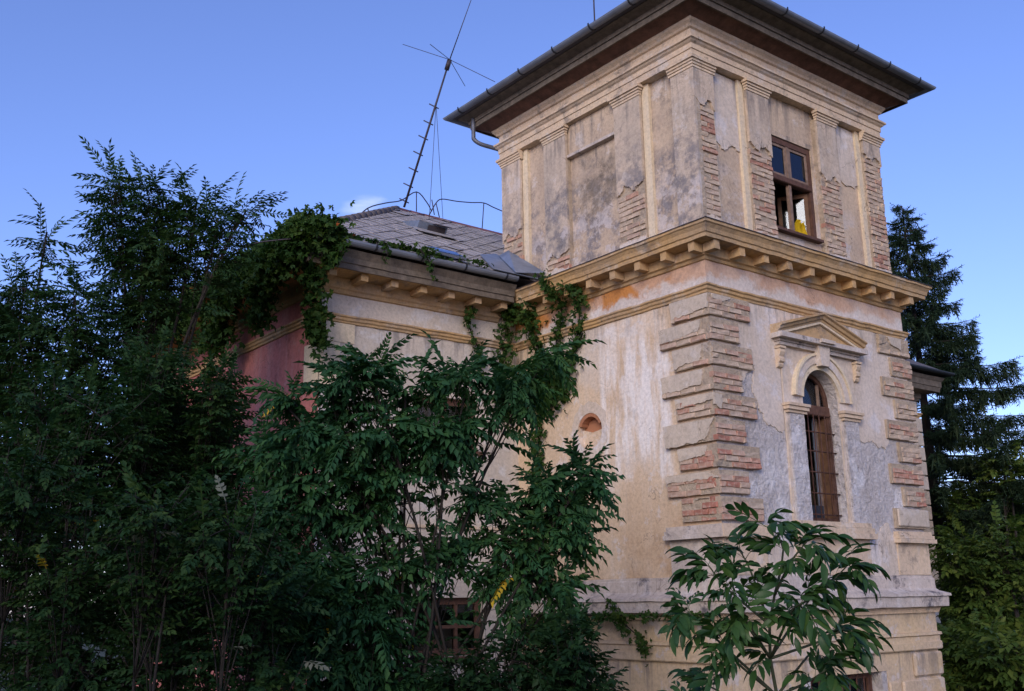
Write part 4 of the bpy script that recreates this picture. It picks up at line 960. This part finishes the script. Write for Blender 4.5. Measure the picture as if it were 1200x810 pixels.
# the sumac-leaved tree in front of the wing
plant('ailanthus_tree', 'green spreading tree with rosettes of long feathered leaves in front of the wing', 'tree', gnd(470, 9.3),
      [clump(*c) for c in [(x_, y_, d_, rx*1.12, ry*1.12, rd, int(n_*1.0+.5)) for x_, y_, d_, rx, ry, rd, n_ in ((432, 436, 9.2, 38, 12, .3, 8), (388, 466, 9.2, 30, 16, .35, 7), (475, 462, 9.3, 30, 14, .3, 5), (548, 446, 9.4, 30, 10, .3, 6), (598, 452, 9.5, 26, 22, .3, 9), (640, 420, 9.6, 12, 14, .2, 3), (352, 512, 9.2, 26, 22, .35, 7), (430, 510, 9.1, 46, 22, .4, 11), (520, 505, 9.2, 32, 26, .35, 11),
       (350, 575, 9.1, 26, 24, .35, 6), (410, 590, 9.0, 46, 28, .4, 12), (560, 575, 9.3, 20, 10, .25, 3), (688, 552, 9.5, 12, 14, .2, 4), (650, 585, 9.4, 32, 22, .35, 10), (590, 620, 9.3, 40, 22, .35, 10), (668, 632, 9.4, 24, 16, .3, 6), (530, 648, 9.2, 28, 18, .3, 5), (355, 660, 8.9, 40, 32, .4, 11), (440, 664, 9.0, 40, 24, .4, 8), (625, 668, 9.3, 40, 16, .35, 8),
       (655, 690, 9.4, 24, 10, .3, 4), (415, 735, 8.8, 55, 34, .45, 16), (335, 745, 8.8, 45, 34, .4, 12), (470, 795, 8.8, 50, 26, .4, 12), (380, 800, 8.8, 60, 30, .4, 14), (395, 545, 9.1, 44, 20, .35, 7), (330, 470, 9.3, 16, 14, .3, 4), (318, 535, 9.3, 20, 22, .3, 5), (312, 605, 9.2, 26, 26, .35, 7), (300, 660, 9.1, 30, 30, .35, 9), (400, 690, 8.9, 50, 26, .4, 9))]],
      SUM, mLB, .30, trunk_r=.045, fork=.55, stems=2, top=at(470, 520, 9.3), lift=.06, extra=(mYL, .004), size=(.75, 1.25), rosette=7)
plant('elder_bush', 'dark rounded elder bush under the tree at the foot of the tower', 'bush', gnd(610, 8.4),
      [clump(x, y, 8.4, rx, ry, .5, 28) for x, y, rx, ry in ((600, 775, 60, 40), (655, 785, 45, 40), (540, 800, 50, 40), (690, 810, 30, 30), (670, 745, 26, 18), (600, 830, 100, 40))], ELD, mLD2, .06, trunk_r=.03, fork=.5, stems=4)
# young walnut close to the camera
wt = thing('walnut_sapling', 'young walnut with large glossy drooping leaves in front of the tower foot', 'tree', gnd(900, 4.7))
wood, cr = Soup(), Crown(); DW = 4.7
wtop = at(899, 618, DW); stem = np.array([wtop+np.array([.05*sin(k*.9)*(1-k/23)+.10*(k/23), -.04*sin(k*.7), (GZ-wtop[2])*(k/23)**1.6]) for k in range(24)][::-1]); wood.tube(stem, np.linspace(.020, .003, len(stem)), 7)
def on_stem(p): return stem[np.argmin(abs(stem[:, 2]-p[2]))]
BRS = [((903, 790), (868, 720), (858, 682), -.12), ((905, 770), (940, 715), (958, 690), .15), ((902, 800), (950, 765), (978, 738), .2), ((901, 815), (862, 775), (846, 752), -.25), ((907, 720), (880, 670), (864, 640), .2), ((906, 705), (926, 660), (946, 634), -.2), ((905, 740), (852, 690), (830, 662), .1), ((905, 745), (965, 690), (992, 664), .1), ((902, 790), (965, 750), (990, 736), -.1), ((902, 800), (830, 740), (806, 716), -.1), ((899, 840), (850, 815), (822, 800), .1), ((898, 860), (835, 835), (800, 822), -.15), ((905, 760), (880, 735), (868, 722), -.3), ((905, 760), (926, 720), (940, 706), -.35), ((900, 830), (945, 800), (968, 785), -.2)]
for a, b, c, dd in BRS:
    br = curve3(on_stem(at(*a, DW)), at(*b, DW+dd*.7), at(*c, DW+dd), n=5); wood.tube(br, np.linspace(.007, .003, len(br)), 5)
    dr = unit(br[-1]-br[-3])
    for k in range(10):
        an_ = 2*pi*k/10+rng.random(); cr.leaf(br[-1-(k % 6)], dr*.8+.8*(CR*cos(an_)+np.array([0, 0, 1])*.5*sin(an_)+CF*.7*sin(an_+.7)))
for k in range(18):
    i = min(int(len(stem)*(.58+.42*k/18)), len(stem)-1); an_ = k*2.4; cr.leaf(stem[i], CR*cos(an_)+CF*.8*sin(an_)+np.array([0, 0, .45]))
for k in range(6): cr.leaf(stem[-1], CR*cos(k*1.1+.4)+CF*.7*sin(k*1.1)+np.array([0, 0, .55]))
wood.build('trunk', mBG, wt, True); cr.build('crown', WAL, mLE, wt, (.38, .68), flat=.4)
# trees at the right edge
for lab, bx, D, cl in (('bright green tree at the right edge beside the spruce', 1170, 24., ((1180, 545, 26, 22, .6, 22), (1160, 590, 44, 30, .8, 36), (1200, 600, 40, 40, .8, 36), (1130, 600, 30, 30, .7, 26))),
                       ('leafy green tree right of the tower cornice', 1140, 19., ((1125, 655, 34, 34, .7, 36), (1180, 650, 40, 36, .8, 40), (1150, 705, 44, 34, .8, 42), (1200, 720, 40, 40, .8, 38), (1115, 700, 14, 30, .4, 14))),
                       ('low leafy tree in the lower right corner', 1160, 15., ((1140, 765, 36, 34, .6, 38), (1190, 770, 40, 40, .6, 40), (1160, 820, 60, 30, .6, 40), (1112, 800, 12, 30, .3, 12)))):
    plant('broadleaf_tree', lab, 'tree', gnd(bx, D), [clump(*c[:2], D+rng.uniform(-.6, .6), *c[2:]) for c in cl], FAR, mLG, .13, 'trees right of the tower', trunk_r=.10, fork=.55)
plant('background_tree', 'dark tree filling the gap behind the trees at the right edge', 'tree', gnd(1150, 30.), [clump(x, y, 30., rx, ry, 1.5, 60) for x, y, rx, ry in ((1120, 600, 70, 50), (1190, 640, 70, 60), (1130, 700, 80, 60), (1200, 750, 80, 60), (1110, 790, 80, 60))], FAR, mLD2, .16, trunk_r=.15, size=(1.0, 1.5))
# spruce
DS = 27.; sp_b = np.array(gnd(1075, DS)); sp_t = at(1057, 243, DS)
st_ = thing('spruce_tree', 'tall dark spruce with drooping branches behind the tower on the right', 'tree', tuple(sp_b))
wood = Soup(); wood.tube([sp_b, sp_b+(sp_t-sp_b)*.5, sp_t], [.22, .13, .012], 8)
NP, ND, NS = [], [], []
H = sp_t[2]-sp_b[2]; z = .15
while z < H-1.5:
    R = min(3.7, .07+.54*z**.95); n = 7 if z < 2 else 9
    c = sp_t+(sp_b-sp_t)*(z/H); ph = rng.random()*6.28
    for k in range(n):
        a = ph+2*pi*k/n+rng.normal(0, .18); Rk = R*rng.uniform(.72, 1.15); dz = rng.normal(0, .10)
        d = np.array([cos(a), sin(a), 0]); tt = np.linspace(0, 1, 9)
        P = c+np.array([0, 0, dz])+d*Rk*tt[:, None]+np.array([0, 0, 1.])*(Rk*(.05*tt-.50*tt**2+.42*tt**3))[:, None]
        wood.tube(P, np.linspace(.022, .006, 9), 4); side = np.array([-d[1], d[0], 0])
        m = int(Rk*75)
        for q in range(m):
            u = rng.uniform(.12, 1.)**.8; f = u*7.99; i = int(f); p = P[i]+(P[i+1]-P[i])*(f-i); sg = rng.choice([-1, 1]); wl2 = (.06+.26*(1-u))*min(1, Rk)
            off = side*sg*rng.uniform(0, wl2)+np.array([0, 0, -abs(rng.normal(0, .07))*min(1., Rk)])
            NP.append(p+off); ND.append(d*.8+side*sg*.5+np.array([0, 0, -.35+rng.normal(0, .25)])); NS.append(rng.uniform(.8, 1.3))
            if rng.random() < .7*min(1, Rk/1.5): NP.append(p+off*.8+np.array([0, 0, -.04])); ND.append(np.array([0, 0, -1.])+d*.25+rng.normal(0, .15, 3)); NS.append(rng.uniform(.9, 1.9))
        NP.append(P[-1]); ND.append(d+np.array([0, 0, .3])); NS.append(1.2)
    z += .26+.25*min(z, 2.6)/2
for k in range(10): NP.append(sp_t-np.array([0, 0, .06*k])); ND.append(rng.normal(0, .6, 3)+np.array([0, 0, 1.])); NS.append(.7)
sv, sf = [], []
for k in range(7):                                       # a needle sprig
    t = k/7; a = k*2.4; b = np.array([.17*t, 0, 0]); d = np.array([.6, .8*cos(a), .8*sin(a)])
    v, f = leaflet(b, d, (0.3, sin(a), cos(a)), .062, .016, 1, 0, 0); o_ = len(sv); sv += v; sf += [tuple(i+o_ for i in q_) for q_ in f]
v, f = leaflet((0, 0, 0), (1, 0, 0), (0, 0, 1), .21, .022, 1, 0, .3); o_ = len(sv); sv += v; sf += [tuple(i+o_ for i in q_) for q_ in f]
NP, ND = np.array(NP), np.array(ND); v, f = stamp((np.array(sv), np.array(sf)), NP, ND, rng.normal(0, 1, (len(NP), 3)), np.array(NS))
wood.build('trunk', mBK, st_, True); from_tris('crown', v, f, mSP, st_)

# ------------------------------------------------------------------ creepers
def creeper(label, lines, n_leaf, sizes, spread, normal, extra=None, hang=.25):
    c0 = np.array(lines[0][0]); t = thing('creeper', label, 'creeper', tuple(c0)); wood, cr = Soup(), Crown()
    tot = sum(max(.2, np.linalg.norm(np.diff(np.array(l), axis=0), axis=1).sum())*w_ for l, w_ in zip(lines, spread))
    for l, w_ in zip(lines, spread):
        P = curve3(*l, n=8); wood.tube(P, np.linspace(.012, .004, len(P)), 5); L = np.linalg.norm(np.diff(P, axis=0), axis=1).sum()
        for k in range(int(n_leaf*max(.2, L)*w_/tot)):
            f = rng.random()*(len(P)-1.001); i = int(f); p = P[i]+(P[i+1]-P[i])*(f-i)
            off = rng.normal(0, w_*.5, 3); nn = np.array(normal); off = off-nn*(off@nn)*.6+nn*abs(rng.normal(0, w_*.22))
            cr.leaf(p+off, np.array([0, 0, -.7])+nn*.5+rng.normal(0, .45, 3))
    wood.build('stem', mBK, t, True); cr.build('foliage', CRE, mLF, t, sizes, flat=.8, extra=extra); return t
# over the roof corner and down the pink wall
X0, Y0_ = x0, y0
creeper('thick green creeper smothering the roof corner and hanging down the pink wall', [
    [(X0+.5, Y0_+.5, 4.92), (X0+.2, Y0_+.5, 4.78), (X0+.02, Y0_+1.2, 4.66), (X0, Y0_+2.4, 4.66), (X0, Y0_+3.8, 4.62), (X0, Y0_+5.4, 4.6)],
    [(X0+.1, Y0_+.1, 4.75), (X0, Y0_+.5, 4.5), (X0, Y0_+1.2, 4.4), (X0, Y0_+2.2, 4.45), (X0, Y0_+3.6, 4.4), (X0, Y0_+5.4, 4.4)],
    [(X0+.05, Y0_+.15, 4.65), (X0+.25, Y0_+.25, 4.3), (X0+.38, Y0_+.35, 3.9), (X0+.42, Y0_+.35, 3.55), (X0+.45, Y0_+.36, 3.25)],
    [(X0+.02, Y0_+1.0, 4.5), (X0+.1, Y0_+1.3, 4.1), (X0+.15, Y0_+1.5, 3.75)],
    [(X0+.02, Y0_+2.6, 4.5), (X0+.1, Y0_+2.9, 4.0), (X0+.15, Y0_+3.0, 3.7)],
    [(X0+.2, Y0_+.05, 4.78), (X0+.9, Y0_, 4.74), (X0+1.6, Y0_, 4.72), (X0+2.3, Y0_, 4.72)],
    [(X0+.4, Y0_+.4, 4.95), (X0+.5, Y0_+.1, 4.8), (X0+.45, Y0_-.06, 4.55), (X0+.42, Y0_-.02, 4.3)],
    [(X0+.5, Y0_-.06, 4.72), (X0+.1, Y0_-.08, 4.72), (X0-.08, Y0_+.1, 4.7), (X0-.08, Y0_+.6, 4.68)]],
    9000, (.6, 1.45), (.22, .32, .17, .24, .28, .03, .14, .14), (-.8, -.5, .3), extra=(mRL, .006))
creeper('short creeper tendrils trailing over the wing gutter', [
    [(X0+1.15, Y0_-.06, 4.74), (X0+1.2, Y0_-.1, 4.6), (X0+1.18, Y0_-.06, 4.42)], [(X0+1.75, Y0_-.05, 4.74), (X0+1.85, Y0_-.1, 4.6), (X0+1.95, Y0_-.07, 4.36)],
    [(X0+2.4, Y0_, 4.74), (X0+2.7, Y0_-.04, 4.76), (X0+2.95, Y0_-.05, 4.72)], [(X0+1.3, Y0_+.02, 4.76), (X0+1.8, Y0_, 4.76), (X0+2.1, Y0_, 4.74)]],
    150, (.5, 1.0), (.07, .08, .07, .09), (0, -1, .2))
W_ = lambda x, z, d=.05: tuple(FW(x, d, z)); L_ = lambda y, z, d=.05: tuple(FL(y, d, z))
creeper('green creeper climbing the inner corner between wing and tower', [
    [L_(3.3, .9), L_(3.35, 1.6), L_(3.3, 2.3), L_(3.2, 2.9), L_(3.2, 3.4), L_(3.3, 3.9, .12), L_(3.35, 4.3, .25)],
    [L_(3.1, 2.6), L_(2.75, 3.1), L_(2.45, 3.5), L_(2.25, 3.9, .12), L_(2.2, 4.2, .2), L_(2.35, 4.33, .3)],
    [L_(3.1, 2.9), L_(2.9, 3.4), L_(2.75, 3.8, .1), L_(2.6, 4.1, .15), L_(2.62, 4.3, .36), L_(2.75, 4.55, .38)],
    [W_(-.25, 2.6), W_(-.3, 3.1), W_(-.3, 3.6), W_(-.25, 4.1, .1), W_(-.3, 4.35, .3)],
    [L_(3.3, 2.9), L_(2.9, 2.8), L_(2.6, 3.0)], [L_(3.2, 3.2, .12), L_(2.8, 3.15, .12), L_(2.5, 3.3, .1)],
    [W_(-.95, 4.25, .2), W_(-.98, 4.0, .1), W_(-.85, 3.75, .08), W_(-.72, 3.5), W_(-.75, 3.2)]],
    2100, (.6, 1.15), (.16, .12, .11, .18, .22, .22, .08), (-.6, -.6, .15))
creeper('green creeper hanging along the base cornice of the tower', [
    [L_(3.6, -.35, .2), L_(3.0, -.25, .2), L_(2.4, -.22, .2), L_(1.8, -.22, .2), L_(1.2, -.22, .2), L_(.6, -.23, .2), L_(.1, -.23, .2)],
    [L_(2.5, -.12, .22), L_(2.35, -.3, .2), L_(2.2, -.38, .15)], [L_(1.75, -.1, .22), L_(1.6, -.3, .15), L_(1.35, -.5, .1), L_(1.2, -.66, .1)],
    [L_(3.4, -.2, .2), L_(3.1, -.45, .15), L_(2.9, -.6, .12)], [L_(.62, .0, .22), L_(.55, -.1, .24), L_(.5, -.24, .2)], [L_(3.6, -.4, .2), L_(3.3, -.5, .2), L_(2.8, -.42, .2)]],
    900, (.55, .95), (.055, .13, .11, .17, .06, .2), (-1, 0, 0))
